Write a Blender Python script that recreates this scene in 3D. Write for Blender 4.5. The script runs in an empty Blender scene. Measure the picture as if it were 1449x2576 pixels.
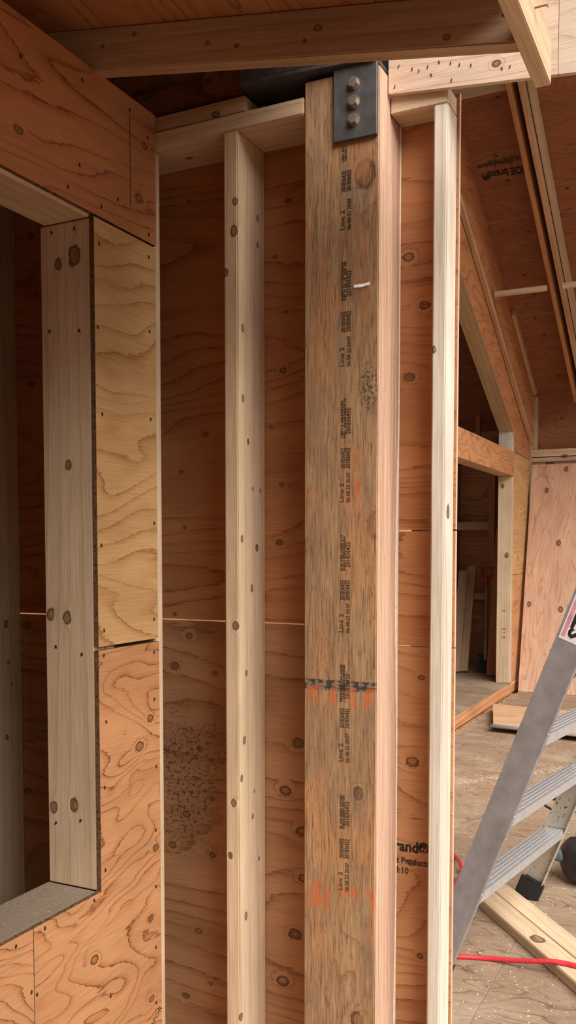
import bpy, bmesh, math, random
from mathutils import Vector, Matrix

random.seed(7)
scn = bpy.context.scene
COL = scn.collection

# ------------------------------------------------------------------ camera
F_PX, CX, YAW, PITCH, EYE = 2284.0, 724.0, math.radians(26.04), math.radians(3.1), 1.42
YP = 1385 + F_PX * math.tan(PITCH)
fwd = Vector((-math.sin(YAW) * math.cos(PITCH), math.cos(YAW) * math.cos(PITCH), -math.sin(PITCH)))
rgt = Vector((math.cos(YAW), math.sin(YAW), 0))
upv = rgt.cross(fwd)
eye = Vector((0, 0, EYE))
cam_d = bpy.data.cameras.new('camera')
cam_d.sensor_fit = 'VERTICAL'
cam_d.sensor_height = 36.0
cam_d.sensor_width = 36.0
cam_d.lens = F_PX / 2576 * 36.0
cam_d.shift_y = (YP - 1288) / 2576
cam_d.shift_x = (724.5 - CX) / 2576
cam_d.clip_start = 0.05
cam = bpy.data.objects.new('camera', cam_d)
COL.objects.link(cam)
m = Matrix.Identity(4)
for i, v in enumerate((rgt, upv, -fwd)):
    for j in range(3):
        m[j][i] = v[j]
m.translation = eye
cam.matrix_world = m
scn.camera = cam

# ------------------------------------------------------------------ world, light, exposure
w = bpy.data.worlds.new('overcast_sky')
scn.world = w
w.use_nodes = True
bgn = w.node_tree.nodes['Background']
bgn.inputs[0].default_value = (0.93, 0.97, 1.0, 1)
bgn.inputs[1].default_value = 0.6
sun_d = bpy.data.lights.new('veiled_sun', 'SUN')
sun_d.energy = 6.6
sun_d.angle = math.radians(50)
sun_d.color = (1.0, 0.96, 0.9)
sun = bpy.data.objects.new('veiled_sun', sun_d)
COL.objects.link(sun)
sun.rotation_euler = Vector((-0.66, 0.44, -0.72)).to_track_quat('-Z', 'Y').to_euler()
sun.location = (4, -3, 5)
scn.view_settings.view_transform = 'Standard'
scn.view_settings.look = 'None'
scn.view_settings.gamma = 1.0
scn.view_settings.use_curve_mapping = False
scn.view_settings.exposure = 0.0


# ------------------------------------------------------------------ sight lines: where a pixel meets a plane of the building
def ray(x, y):
    return fwd * F_PX + rgt * (x - CX) + upv * (YP - y)


def on(x, y, ax, val):
    d = ray(x, y)
    return eye + d * ((val - eye[ax]) / d[ax])


def onX(x, y, v): return on(x, y, 0, v)
def onY(x, y, v): return on(x, y, 1, v)
def onZ(x, y, v): return on(x, y, 2, v)


X, Y, Z = Vector((1, 0, 0)), Vector((0, 1, 0)), Vector((0, 0, 1))


def frame(o, u, v):
    u = Vector(u).normalized()
    v = Vector(v)
    n = u.cross(v).normalized()
    v = n.cross(u)
    mm = Matrix.Identity(4)
    for i, a in enumerate((u, v, n)):
        for j in range(3):
            mm[j][i] = a[j]
    mm.translation = Vector(o)
    return mm


# ------------------------------------------------------------------ objects
WM = {}


def reg(o, M, parent=None):
    WM[o.name] = M.copy()
    if parent is not None:
        o.parent = parent
        o.matrix_parent_inverse = Matrix.Identity(4)
        o.matrix_basis = WM[parent.name].inverted() @ M
    else:
        o.matrix_basis = M
    return o


def tag(o, label=None, cat=None, group=None, kind=None):
    if label: o['label'] = label
    if cat: o['category'] = cat
    if group: o['group'] = group
    if kind: o['kind'] = kind
    return o


def empty(name, loc, label, cat, kind=None, group=None):
    o = bpy.data.objects.new(name, None)
    o.empty_display_size = 0.05
    COL.objects.link(o)
    reg(o, Matrix.Translation(Vector(loc)))
    return tag(o, label, cat, group, kind)


def link(name, mesh, M, mats, parent=None, label=None, cat=None, group=None, kind=None):
    o = bpy.data.objects.new(name, mesh)
    COL.objects.link(o)
    reg(o, M, parent)
    if mats is not None and len(mesh.materials) == 0:
        for mt in (mats if isinstance(mats, (list, tuple)) else [mats]):
            mesh.materials.append(mt)
    return tag(o, label, cat, group, kind)


def bm_done(bm, name, smooth=None):
    bmesh.ops.recalc_face_normals(bm, faces=bm.faces)
    me = bpy.data.meshes.new(name)
    bm.to_mesh(me)
    bm.free()
    if smooth:
        for p in me.polygons: p.use_smooth = True
    return me


def prism_mesh(poly, t, bev=0.0, name='prism'):
    """polygon in local XY (front at z=0), thickness t behind it; edge faces get slot 1"""
    bm = bmesh.new()
    a = [bm.verts.new((x, y, 0)) for x, y in poly]
    b = [bm.verts.new((x, y, -t)) for x, y in poly]
    n = len(poly)
    bm.faces.new(a)
    bm.faces.new(b[::-1])
    for i in range(n):
        f = bm.faces.new((a[i], b[i], b[(i + 1) % n], a[(i + 1) % n]))
        f.material_index = 1
    if bev:
        bmesh.ops.bevel(bm, geom=list(bm.edges), offset=bev, segments=1, affect='EDGES')
    return bm_done(bm, name)


def box_mesh(sx, sy, sz, bev=0.0025, seg=2, name='board', ends=None):
    bm = bmesh.new()
    bmesh.ops.create_cube(bm, size=1.0)
    bmesh.ops.scale(bm, vec=(sx, sy, sz), verts=bm.verts)
    if ends:
        for v in bm.verts:
            v.co.z += ends(v.co.x, v.co.y, v.co.z)
    if bev:
        bmesh.ops.bevel(bm, geom=list(bm.edges), offset=bev, segments=seg, affect='EDGES', clamp_overlap=True)
    return bm_done(bm, name)


GR = {'Z': ((1, 0, 0), (0, 1, 0)), 'X': ((0, 1, 0), (0, 0, 1)), 'Y': ((0, 0, 1), (1, 0, 0))}


def abox(name, x0, x1, y0, y1, z0, z1, mat, grain='Z', bev=0.0025, parent=None, **kw):
    """axis aligned piece of lumber, local Z along the grain"""
    c = Vector(((x0 + x1) / 2, (y0 + y1) / 2, (z0 + z1) / 2))
    M = frame(c, *GR[grain])
    s = {'X': x1 - x0, 'Y': y1 - y0, 'Z': z1 - z0}
    order = {'Z': 'XYZ', 'X': 'YZX', 'Y': 'ZXY'}[grain]
    me = box_mesh(s[order[0]], s[order[1]], s[order[2]], bev)
    mt = mat(M) if callable(mat) else mat
    return link(name, me, M, mt, parent, **kw)


def lumber(name, p0, p1, side, wx, wy, mat, bev=0.0025, ends=None, parent=None, **kw):
    """straight stick from p0 to p1 (axis centres); local X along side"""
    p0, p1 = Vector(p0), Vector(p1)
    d = (p1 - p0)
    L = d.length
    d.normalize()
    s = Vector(side)
    s = (s - d * s.dot(d)).normalized()
    M = frame((p0 + p1) / 2, s, d.cross(s))
    me = box_mesh(wx, wy, L, bev, ends=ends)
    mt = mat(M) if callable(mat) else mat
    return link(name, me, M, mt, parent, **kw)


def panel(name, origin, u, v, poly, t, mat, parent=None, edge=None, bev=0.0, **kw):
    M = frame(origin, u, v)
    me = prism_mesh(poly, t, bev)
    mt = mat(M) if callable(mat) else mat
    return link(name, me, M, [mt, edge or PLYEDGE], parent, **kw)


def rect(a0, b0, a1, b1): return [(a0, b0), (a1, b0), (a1, b1), (a0, b1)]


def tube_mesh(pts, r, seg=10, sub=8, name='tube', closed=False):
    P = [Vector(p) for p in pts]
    out = []
    n = len(P)
    rng = range(n if closed else n - 1)
    for i in rng:
        p0 = P[(i - 1) % n] if (closed or i > 0) else P[0] * 2 - P[1]
        p1, p2 = P[i], P[(i + 1) % n]
        p3 = P[(i + 2) % n] if (closed or i + 2 < n) else P[-1] * 2 - P[-2]
        for k in range(sub):
            t = k / sub
            out.append(0.5 * ((2 * p1) + (p2 - p0) * t + (2 * p0 - 5 * p1 + 4 * p2 - p3) * t * t + (3 * p1 - p0 - 3 * p2 + p3) * t ** 3))
    if not closed: out.append(P[-1])
    bm = bmesh.new()
    rings = []
    ref = Vector((0.13, 0.21, 0.97))
    m_ = len(out)
    for i, p in enumerate(out):
        if closed: tn = out[(i + 1) % m_] - out[i - 1]
        else: tn = out[min(i + 1, m_ - 1)] - out[max(i - 1, 0)]
        tn.normalize()
        if abs(tn.dot(ref)) > 0.95: ref = Vector((1, 0.1, 0))
        a = tn.cross(ref).normalized()
        b = tn.cross(a)
        ref = -tn.cross(a).cross(tn).cross(tn) if False else ref
        rings.append([bm.verts.new(p + (a * math.cos(q) + b * math.sin(q)) * r) for q in [2 * math.pi * s / seg for s in range(seg)]])
    for i in range(m_ if closed else m_ - 1):
        A, B = rings[i], rings[(i + 1) % m_]
        for s in range(seg):
            bm.faces.new((A[s], A[(s + 1) % seg], B[(s + 1) % seg], B[s]))
    if not closed:
        bm.faces.new(rings[0][::-1])
        bm.faces.new(rings[-1])
    return bm_done(bm, name, True)


def lathe_mesh(prof, seg=24, name='lathe', smooth=True):
    """profile [(r, z)...] about local Z"""
    bm = bmesh.new()
    rings = [[bm.verts.new((r * math.cos(2 * math.pi * s / seg), r * math.sin(2 * math.pi * s / seg), z)) for s in range(seg)] for r, z in prof]
    for A, B in zip(rings, rings[1:]):
        for s in range(seg):
            bm.faces.new((A[s], A[(s + 1) % seg], B[(s + 1) % seg], B[s]))
    bm.faces.new(rings[0][::-1])
    bm.faces.new(rings[-1])
    me = bm_done(bm, name)
    if smooth:
        for p in me.polygons:
            p.use_smooth = len(p.vertices) == 4
    return me


def text_mesh(body, size, align='LEFT', sx=1.0, bold=0.0, depth=0.0003):
    cu = bpy.data.curves.new('lettering', 'FONT')
    cu.body = body
    cu.size = size
    cu.align_x = align
    cu.extrude = depth
    cu.offset = bold
    cu.resolution_u = 2
    o = bpy.data.objects.new('lettering_tmp', cu)
    COL.objects.link(o)
    dg = bpy.context.evaluated_depsgraph_get()
    dg.update()
    me = bpy.data.meshes.new_from_object(o.evaluated_get(dg))
    bpy.data.objects.remove(o)
    bpy.data.curves.remove(cu)
    me.materials.clear()
    if sx != 1.0: me.transform(Matrix.Diagonal((sx, 1, 1, 1)))
    return me


# ------------------------------------------------------------------ materials
class NT:
    def __init__(s, name):
        s.mat = bpy.data.materials.new(name)
        s.mat.use_nodes = True
        s.t = s.mat.node_tree
        s.n = s.t.nodes
        s.bsdf = s.n['Principled BSDF']

    def put(s, sock, v):
        if isinstance(v, bpy.types.NodeSocket): s.t.links.new(v, sock)
        elif isinstance(v, (tuple, list)) and len(v) == 3 and sock.type == 'RGBA': sock.default_value = (*v, 1)
        else: sock.default_value = v

    def node(s, kind, **kw):
        nd = s.n.new(kind)
        for k, v in kw.items(): setattr(nd, k, v)
        return nd

    def math(s, op, a, b=None, c=None, clamp=False):
        nd = s.node('ShaderNodeMath', operation=op, use_clamp=clamp)
        s.put(nd.inputs[0], a)
        if b is not None: s.put(nd.inputs[1], b)
        if c is not None: s.put(nd.inputs[2], c)
        return nd.outputs[0]

    def vmath(s, op, a, b=None):
        nd = s.node('ShaderNodeVectorMath', operation=op)
        s.put(nd.inputs[0], a)
        if b is not None: s.put(nd.inputs[1], b)
        return nd.outputs['Value'] if op in ('DISTANCE', 'LENGTH', 'DOT_PRODUCT') else nd.outputs[0]

    def noise(s, vec, scale=1.0, detail=2.0, rough=0.5, dist=0.0):
        nd = s.node('ShaderNodeTexNoise')
        s.put(nd.inputs['Vector'], vec)
        nd.inputs['Scale'].default_value = scale
        nd.inputs['Detail'].default_value = detail
        nd.inputs['Roughness'].default_value = rough
        nd.inputs['Distortion'].default_value = dist
        return nd.outputs['Fac']

    def ramp(s, fac, stops, interp='LINEAR'):
        nd = s.node('ShaderNodeValToRGB')
        s.put(nd.inputs[0], fac)
        cr = nd.color_ramp
        cr.interpolation = interp
        while len(cr.elements) < len(stops): cr.elements.new(0.5)
        for e, (p, c) in zip(cr.elements, stops):
            e.position = p
            e.color = (*c, 1) if len(c) == 3 else c
        return nd.outputs[0]

    def mix(s, fac, a, b, mode='MIX'):
        nd = s.node('ShaderNodeMix', data_type='RGBA', blend_type=mode)
        s.put(nd.inputs[0], fac)
        s.put(nd.inputs[6], a)
        s.put(nd.inputs[7], b)
        return nd.outputs[2]

    def mr(s, v, a, b, c=0.0, d=1.0, smooth=True):
        nd = s.node('ShaderNodeMapRange')
        nd.interpolation_type = 'SMOOTHSTEP' if smooth else 'LINEAR'
        s.put(nd.inputs[0], v)
        for i, q in enumerate((a, b, c, d)): nd.inputs[i + 1].default_value = q
        return nd.outputs[0]

    def objco(s): return s.node('ShaderNodeTexCoord').outputs['Object']

    def rnd(s): return s.node('ShaderNodeObjectInfo').outputs['Random']

    def sep(s, v):
        nd = s.node('ShaderNodeSeparateXYZ')
        s.put(nd.inputs[0], v)
        return nd.outputs

    def comb(s, x, y, z):
        nd = s.node('ShaderNodeCombineXYZ')
        for i, q in enumerate((x, y, z)): s.put(nd.inputs[i], q)
        return nd.outputs[0]

    def bump(s, h, strength=0.2, dist=0.002):
        nd = s.node('ShaderNodeBump')
        nd.inputs['Strength'].default_value = strength
        nd.inputs['Distance'].default_value = dist
        s.put(nd.inputs['Height'], h)
        s.put(s.bsdf.inputs['Normal'], nd.outputs[0])

    def out(s, col, rough=0.6, spec=0.3, metal=0.0):
        s.put(s.bsdf.inputs['Base Color'], col)
        s.put(s.bsdf.inputs['Roughness'], rough)
        s.bsdf.inputs['Specular IOR Level'].default_value = spec
        s.bsdf.inputs['Metallic'].default_value = metal
        return s.mat


def plain(name, col, rough=0.5, metal=0.0, spec=0.4, var=0.12, scale=30.0):
    t = NT(name)
    n = t.noise(t.objco(), scale, 3, 0.6)
    c2 = tuple(max(0, c * (1 - 2 * var)) for c in col)
    c3 = tuple(min(1, c * (1 + var)) for c in col)
    c = t.ramp(n, [(0.3, c2), (0.7, c3)])
    return t.out(c, rough, spec, metal)


def scl(c, k): return tuple(x * k for x in c)


def wood(name, cols, grain=2, style='stud', knots=(), seed=0.0, K=None, stretch=None, spots=0.0, extra=None, rough=0.62, contrast=0.75, lin=9.0):
    """cols = light, mid, dark; grain = local axis along the fibres; knots = local (x, y, z, r[, tint])"""
    t = NT(name)
    co = t.objco()
    off = t.math('MULTIPLY', t.rnd(), 13.0)
    x = t.sep(co)
    ax = [0, 1, 2]
    ax.remove(grain)
    a, b, c = x[grain], x[ax[0]], x[ax[1]]
    light, mid, dark = cols
    if style == 'ply':
        ga, gb = stretch or (0.9, 3.4)
        K = K or 9.0
        v = t.comb(t.math('MULTIPLY_ADD', a, ga, seed), t.math('MULTIPLY_ADD', b, gb, off), t.math('MULTIPLY', c, gb))
        n1 = t.noise(v, 1.0, 2.0, 0.42, 0.4)
        h = t.math('MULTIPLY_ADD', b, lin * 1.5, t.math('MULTIPLY', n1, K * 1.25))
        wig = t.noise(t.comb(t.math('MULTIPLY', a, 16.0), t.math('MULTIPLY', b, 150.0), c), 1.0, 2, 0.6)
        h = t.math('MULTIPLY_ADD', wig, 0.34, h)
    else:
        ga, gb = stretch or (0.35, 5.0)
        K = K or 6.0
        v = t.comb(t.math('MULTIPLY_ADD', a, ga, seed), t.math('MULTIPLY_ADD', b, gb, off), t.math('MULTIPLY', c, gb))
        n1 = t.noise(v, 1.0, 1.0, 0.4, 0.2)
        h = t.math('MULTIPLY', n1, K)
        h = t.math('ADD', h, t.math('MULTIPLY', t.math('ADD', b, c), 26.0))
    core = ring = None
    kv = kw_ = None
    for kn in knots:
        sc = [1.0, 1.0, 1.0]
        sc[grain] = 0.72
        kp = tuple(kn[i] * sc[i] for i in range(3))
        if kv is None: kv = t.vmath('MULTIPLY', co, tuple(sc))
        wob = kv
        r = kn[3]
        if kw_ is None: kw_ = t.mr(t.noise(co, 70.0, 2, 0.5), 0.25, 0.75, 0.82, 1.18, False)
        d = t.math('MULTIPLY', t.vmath('DISTANCE', wob, kp), kw_)
        h = t.math('ADD', h, t.mr(d, 0.0, r * (2.8 if style == 'ply' else 2.6), 1.7 if style == 'ply' else 0.8, 0.0))
        m1 = t.mr(d, r * 0.86, r * 1.0, 1.0, 0.0)
        m2 = t.math('MULTIPLY', t.mr(d, r * 0.62, r * 0.9, 0.0, 1.0), t.mr(d, r * 1.02, r * 1.25, 1.0, 0.0))
        core = m1 if core is None else t.math('MAXIMUM', core, m1)
        ring = m2 if ring is None else t.math('MAXIMUM', ring, m2)
    fr = t.math('FRACT', h)
    k = contrast
    dk = tuple(m_ + (d_ - m_) * k for m_, d_ in zip(mid, dark))
    if style == 'ply':
        col = t.ramp(fr, [(0.0, light), (0.6, light), (0.87, mid), (0.95, dk), (0.985, light)])
        fade = t.noise(t.comb(t.math('MULTIPLY_ADD', a, 3.0, seed + 8), t.math('MULTIPLY_ADD', b, 9.0, off), t.math('MULTIPLY', c, 9.0)), 1.0, 2, 0.5)
        col = t.mix(t.mr(fade, 0.38, 0.70, 0.0, 0.65), col, tuple((p_ * 2 + q_) / 3 for p_, q_ in zip(light, mid)))
    else:
        col = t.ramp(fr, [(0.0, light), (0.55, light), (0.88, mid), (0.97, tuple((m_ + d_) / 2 for m_, d_ in zip(mid, dk))), (1.0, light)])
    fib = t.noise(t.comb(t.math('MULTIPLY', a, 9.0), t.math('MULTIPLY', b, 330.0), t.math('MULTIPLY', c, 330.0)), 1.0, 2, 0.6)
    col = t.mix(0.55, col, t.ramp(fib, [(0.3, (0.62, 0.6, 0.58)), (0.62, (1.0, 1.0, 1.0))]), 'MULTIPLY')
    blot = t.noise(t.comb(t.math('MULTIPLY_ADD', a, 2.2, seed + 3), t.math('MULTIPLY_ADD', b, 7.0, off), t.math('MULTIPLY', c, 7.0)), 1.0, 3, 0.55)
    col = t.mix(0.7, col, t.ramp(blot, [(0.3, (0.74, 0.66, 0.6)), (0.65, (1.06, 1.03, 1.0))]), 'MULTIPLY')
    if spots > 0:
        vor = t.node('ShaderNodeTexVoronoi')
        vv = t.comb(t.math('MULTIPLY', a, 5.0), t.math('MULTIPLY_ADD', b, 7.0, off), t.math('MULTIPLY', c, 0.01))
        t.put(vor.inputs['Vector'], vv)
        vor.inputs['Scale'].default_value = 1.0
        s_ = t.mr(vor.outputs['Distance'], 0.07, 0.12, spots, 0.0)
        col = t.mix(s_, col, scl(dark, 0.3))
    if ring is not None:
        col = t.mix(t.math('MULTIPLY', core, 0.85), col, t.mix(t.math('FRACT', h), (0.30, 0.145, 0.06), (0.13, 0.055, 0.022)))
        col = t.mix(t.math('MULTIPLY', ring, 0.75), col, (0.05, 0.02, 0.01))
    if extra: col = extra(t, col, co)
    t.bump(t.math('MULTIPLY_ADD', fib, 0.35, t.math('MULTIPLY', fr, -0.25)), 0.35, 0.0012)
    return t.out(col, rough, 0.25)


def ply_edge():
    t = NT('plywood_edge')
    x = t.sep(t.objco())
    z = t.math('FRACT', t.math('MULTIPLY', x[2], 330.0))
    n = t.noise(t.comb(t.math('MULTIPLY', x[0], 60), t.math('MULTIPLY', x[1], 60), t.math('MULTIPLY', x[2], 500)), 1.0, 2)
    c = t.ramp(z, [(0.0, (0.72, 0.54, 0.40)), (0.42, (0.7, 0.52, 0.38)), (0.52, (0.52, 0.36, 0.26)), (0.92, (0.55, 0.39, 0.29)), (1.0, (0.72, 0.54, 0.40))])
    c = t.mix(0.5, c, t.ramp(n, [(0.3, (0.6, 0.6, 0.6)), (0.7, (1, 1, 1))]), 'MULTIPLY')
    return t.out(c, 0.8, 0.1)


PLYEDGE = ply_edge()
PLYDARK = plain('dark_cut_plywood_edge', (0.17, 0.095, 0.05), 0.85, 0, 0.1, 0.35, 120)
# colour families (linear)
ORANGE = ((0.545, 0.275, 0.128), (0.455, 0.195, 0.08), (0.20, 0.066, 0.024))
REDPLY = ((0.50, 0.225, 0.098), (0.42, 0.165, 0.066), (0.19, 0.06, 0.022))
BROWNPLY = ((0.47, 0.245, 0.12), (0.38, 0.18, 0.082), (0.17, 0.07, 0.03))
YELLOW = ((0.57, 0.35, 0.16), (0.47, 0.255, 0.10), (0.24, 0.10, 0.034))
PINKPLY = ((0.72, 0.46, 0.32), (0.64, 0.37, 0.23), (0.42, 0.2, 0.11))
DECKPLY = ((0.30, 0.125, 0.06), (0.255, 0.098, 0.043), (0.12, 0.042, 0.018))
SPRUCE = ((0.70, 0.54, 0.37), (0.65, 0.48, 0.31), (0.45, 0.295, 0.17))
GREYSPR = ((0.56, 0.44, 0.30), (0.52, 0.395, 0.265), (0.38, 0.26, 0.155))
TAN = ((0.55, 0.375, 0.22), (0.50, 0.32, 0.175), (0.33, 0.19, 0.09))
FLOORPLY = ((0.33, 0.235, 0.16), (0.25, 0.165, 0.105), (0.10, 0.055, 0.03))

INK = plain('black_ink', (0.03, 0.025, 0.022), 0.7, 0, 0.2)
FADED = plain('faded_brown_ink', (0.085, 0.05, 0.03), 0.8, 0, 0.1, 0.3, 400)
NAILM = plain('dark_nail', (0.045, 0.03, 0.022), 0.6, 0.0, 0.3)
STEEL = plain('black_primed_steel', (0.085, 0.078, 0.080), 0.55, 0.15, 0.4, 0.2, 22)
ZINC = plain('zinc_bolt', (0.42, 0.36, 0.30), 0.4, 0.8, 0.5)

mid = [0]


def wmat(cols, grain=2, style='stud', kpx=(), fn=None, val=0.0, seed=None, **kw):
    """returns a function of the object matrix, so knots given in picture pixels land on the piece"""
    def make(M):
        inv = M.inverted()
        ks = []
        for q in kpx:
            if len(q) == 5: p = q[3](q[0], q[1], q[4])
            else: p = fn(q[0], q[1], val)
            l = inv @ p
            ks.append((l.x, l.y, l.z, q[2]))
        mid[0] += 1
        return wood('%s_wood_%03d' % (style, mid[0]), cols, grain, style, ks, seed if seed is not None else mid[0] * 1.7, **kw)
    return make


SHARED = {}


def shared(key, cols, grain, style, **kw):
    if key not in SHARED: SHARED[key] = wood(key, cols, grain, style, seed=len(SHARED) * 2.3, **kw)
    return SHARED[key]


SP = shared('spruce_lumber', SPRUCE, 2, 'stud')
GSP = shared('dull_spruce_lumber', GREYSPR, 2, 'stud')
TANL = shared('tan_lumber', TAN, 2, 'stud')
DARKL = shared('red_lumber', REDPLY, 2, 'stud')  # red-brown lumber in the same tones as the red plywood


def nail_mesh():
    bm = bmesh.new()
    bmesh.ops.create_cone(bm, cap_ends=True, segments=8, radius1=0.0036, radius2=0.003, depth=0.003)
    me = bm_done(bm, 'nail')
    me.materials.append(NAILM)
    return me


NAIL = nail_mesh()


def nails(parent, pts, fn, val, u, v, stretch=1.4, wd=0.8):
    for i, q in enumerate(pts):
        p = fn(q[0], q[1], val)
        M = frame(p, u, v) @ Matrix.Rotation(random.uniform(-0.4, 0.4), 4, 'Z') @ Matrix.Diagonal((wd, stretch, 1, 1))
        link('nail', NAIL, M, None, parent)


# ================================================================== BACK WALL (between the studs)
YF, YB = 1.90, 2.04
wall_back = empty('wall_back', (-1.0, YB, 0), 'plywood sheathed stud wall straight ahead, seen between the studs', 'wall', 'structure')


def mould(t, col, co):
    n = t.noise(co, 95.0, 3, 0.75)
    x = t.sep(co)
    reg_ = t.noise(t.vmath('MULTIPLY', co, (7.0, 5.0, 1.0)), 1.0, 2, 0.5)
    band = t.math('MULTIPLY', t.mr(x[1], 0.52, 0.74), t.mr(x[1], 0.92, 1.08, 1.0, 0.0))
    side = t.mr(x[0], 0.22, 0.36, 1.0, 0.35)
    m_ = t.math('MULTIPLY', t.math('MULTIPLY', t.mr(n, 0.525, 0.58), t.mr(reg_, 0.34, 0.50)), t.math('MULTIPLY', band, side))
    tone = t.math('MULTIPLY', t.math('MULTIPLY', band, t.mr(reg_, 0.3, 0.6)), 0.35)
    col = t.mix(tone, col, (0.16, 0.085, 0.045))
    return t.mix(t.math('MULTIPLY', m_, 0.75), col, (0.03, 0.019, 0.014))


def back_panel(x0, x1, z0, z1, cols, kn, label, **kw):
    o = Vector((x0, YB, 0))
    ks = [(a, b, r * 0.0008, onY, YB) for a, b, r in kn]
    return panel('plywood_panel', o, X, Z, rect(0, z0, x1 - x0, z1), 0.012, wmat(cols, 0, 'ply', ks, **kw), wall_back, label=label)


back_panel(-4.0, -1.5, 0.0, 1.2345, BROWNPLY, [(68, 1573, 12), (70, 1990, 10)], None, K=8)
back_panel(-4.0, -1.5, 1.2385, 2.60, REDPLY, [(78, 595, 10), (76, 966, 9)], None, K=8)
back_panel(-1.4985, -1.08, 0.0, 1.2345, BROWNPLY,
           [(475.6, 1600, 9), (440, 1675, 12), (541, 1693, 6), (503, 1884, 7), (534, 2009, 7), (469, 2047, 10), (434, 2125, 10), (534, 2152, 9), (500, 2342, 9), (530, 2473, 6), (467, 2504, 10)],
           'brown lower sheet with dark mould specks', extra=mould, K=8, stretch=(0.7, 3.0))
back_panel(-1.4985, -1.08, 1.2385, 2.60, REDPLY,
           [(475, 509, 5), (517, 1092, 7), (456, 1187, 5), (465, 1327, 5), (440, 1545, 5)], 'dark red upper sheet', K=12, stretch=(0.6, 3.6))
back_panel(-1.0785, -0.80, 0.0, 1.2345, BROWNPLY,
           [(750, 1869, 14), (718, 1990, 14), (759, 2093, 14), (743, 2350, 16), (711, 2468, 15), (764, 2210, 12)], 'brown lower sheet with large round knots', K=7, stretch=(0.8, 3.0))
back_panel(-1.0785, -0.80, 1.2385, 2.60, REDPLY,
           [(725, 505, 7), (719, 785, 5), (712, 932, 8), (682, 1074, 5), (709, 1219, 6), (703, 1365, 9), (692, 646, 5)], None, K=10, stretch=(0.7, 3.6))
back_panel(-0.7985, -0.5695, 0.0, 1.1935, ORANGE, [(1037, 1917, 14), (1060, 1705, 7), (1057, 2405, 7), (1034, 2170, 9)], 'tan lower sheet with stamped print', K=10, stretch=(0.8, 3.4))
back_panel(-0.7985, -0.5695, 1.1965, 1.465, REDPLY, [], None, K=10, stretch=(0.8, 3.6))
back_panel(-0.7985, -0.5695, 1.4685, 2.44, REDPLY, [(1027, 647, 11), (1068, 768, 11), (1030, 949, 12)], None, K=11, stretch=(0.7, 3.8))
stampp = [c for c in wall_back.children if c.get('label') == 'tan lower sheet with stamped print'][0]
for body, size, px, py, bold in (('CANOE brand\u00ae', 0.036, 1078, 2150, 0.0012), ('Forest Products', 0.021, 1080, 2182, 0.0004), ('06-23 18:10', 0.022, 1028, 2199, 0.0003)):
    p = onY(px, py, YB - 0.0004)
    link('lettering', text_mesh(body, size, 'RIGHT', 0.92, bold), frame(p, X, Z), INK, stampp)

# studs and plates of this wall
side_k = [(611, 825, 9), (611, 1002, 8), (624, 1111, 7), (648, 549, 7), (648, 616, 7), (609, 1355, 8), (646, 1378, 9), (620, 1693, 7), (615, 1863, 9), (608, 1958, 8), (636, 2053, 6), (619, 2304, 9), (607, 2558, 9), (634, 1480, 8), (636, 1230, 5), (655, 1235, 5), (640, 1990, 4), (652, 2160, 5)]
front_k = [(592, 1574, 9), (588, 2020, 8), (579, 2152, 7), (591, 506, 7), (588, 581, 10), (567, 685, 8)]
kk = [(a, b, r * 0.00075, onX, -1.060) for a, b, r in side_k] + [(a, b, r * 0.00085, onY, YF) for a, b, r in front_k]
abox('wall_stud', -1.097, -1.060, YF, YB, 0.04, 2.40, wmat(SPRUCE, 2, 'stud', kk, K=5, stretch=(0.3, 4.0)), 'Z', 0.003,
     label='pale knotty stud standing between the window wall and the stamped post', cat='stud', kind='thing')
abox('wall_stud', -1.903, -1.866, YF, YB, 0.04, 2.40, wmat(GREYSPR, 2, 'stud', [(15, 1570, .007, onX, -1.866), (22, 1665, .005, onX, -1.866), (30, 1720, .004, onX, -1.866), (18, 1855, .006, onX, -1.866)]), 'Z', 0.003,
     label='dim grey stud seen through the window opening at the picture edge', cat='stud', kind='thing')
abox('wall_stud', -0.606, -0.575, 1.965, YB, 0.04, 2.388, wmat(((0.76, 0.69, 0.59), (0.71, 0.62, 0.51), (0.54, 0.42, 0.3)), 2, 'stud', [(1127, 1287, .011, onX, -0.575), (1090, 880, .006, onY, 1.965)]), 'Z', 0.003,
     label='slim bright stud at the free end of the wall before the open room', cat='stud', kind='thing')
abox('bottom_plate', -4.0, -0.575, YF, YB, 0.0, 0.038, SP, 'X', label='pale bottom plate under the studs of the sheathed wall', cat='plate', kind='thing')
abox('top_plate', -4.0, -0.888, YF, YB, 2.40, 2.438, wmat(SPRUCE, 2, 'stud', [(476, 398, .006, onZ, 2.40), (681, 382, .003, onZ, 2.40)], K=4), 'X', 0.003,
     label='long pale top plate lying on the knotty stud', cat='plate', kind='thing')
abox('plate_block', -1.60, -1.040, YF + 0.004, YB, 2.4385, 2.4765, wmat(TAN, 2, 'stud', [(540, 286, .008, onY, YF)]), 'X', 0.003,
     label='short tan upper plate ending under the steel saddle', cat='plate', kind='thing')
abox('top_plate', -0.706, -0.576, 1.966, YB, 2.389, 2.428, wmat(SPRUCE, 2, 'stud', [(1083, 285, .006, onY, 1.966)]), 'X', 0.002,
     label='short top plate over the slim stud at the wall end', cat='plate', kind='thing')


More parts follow.
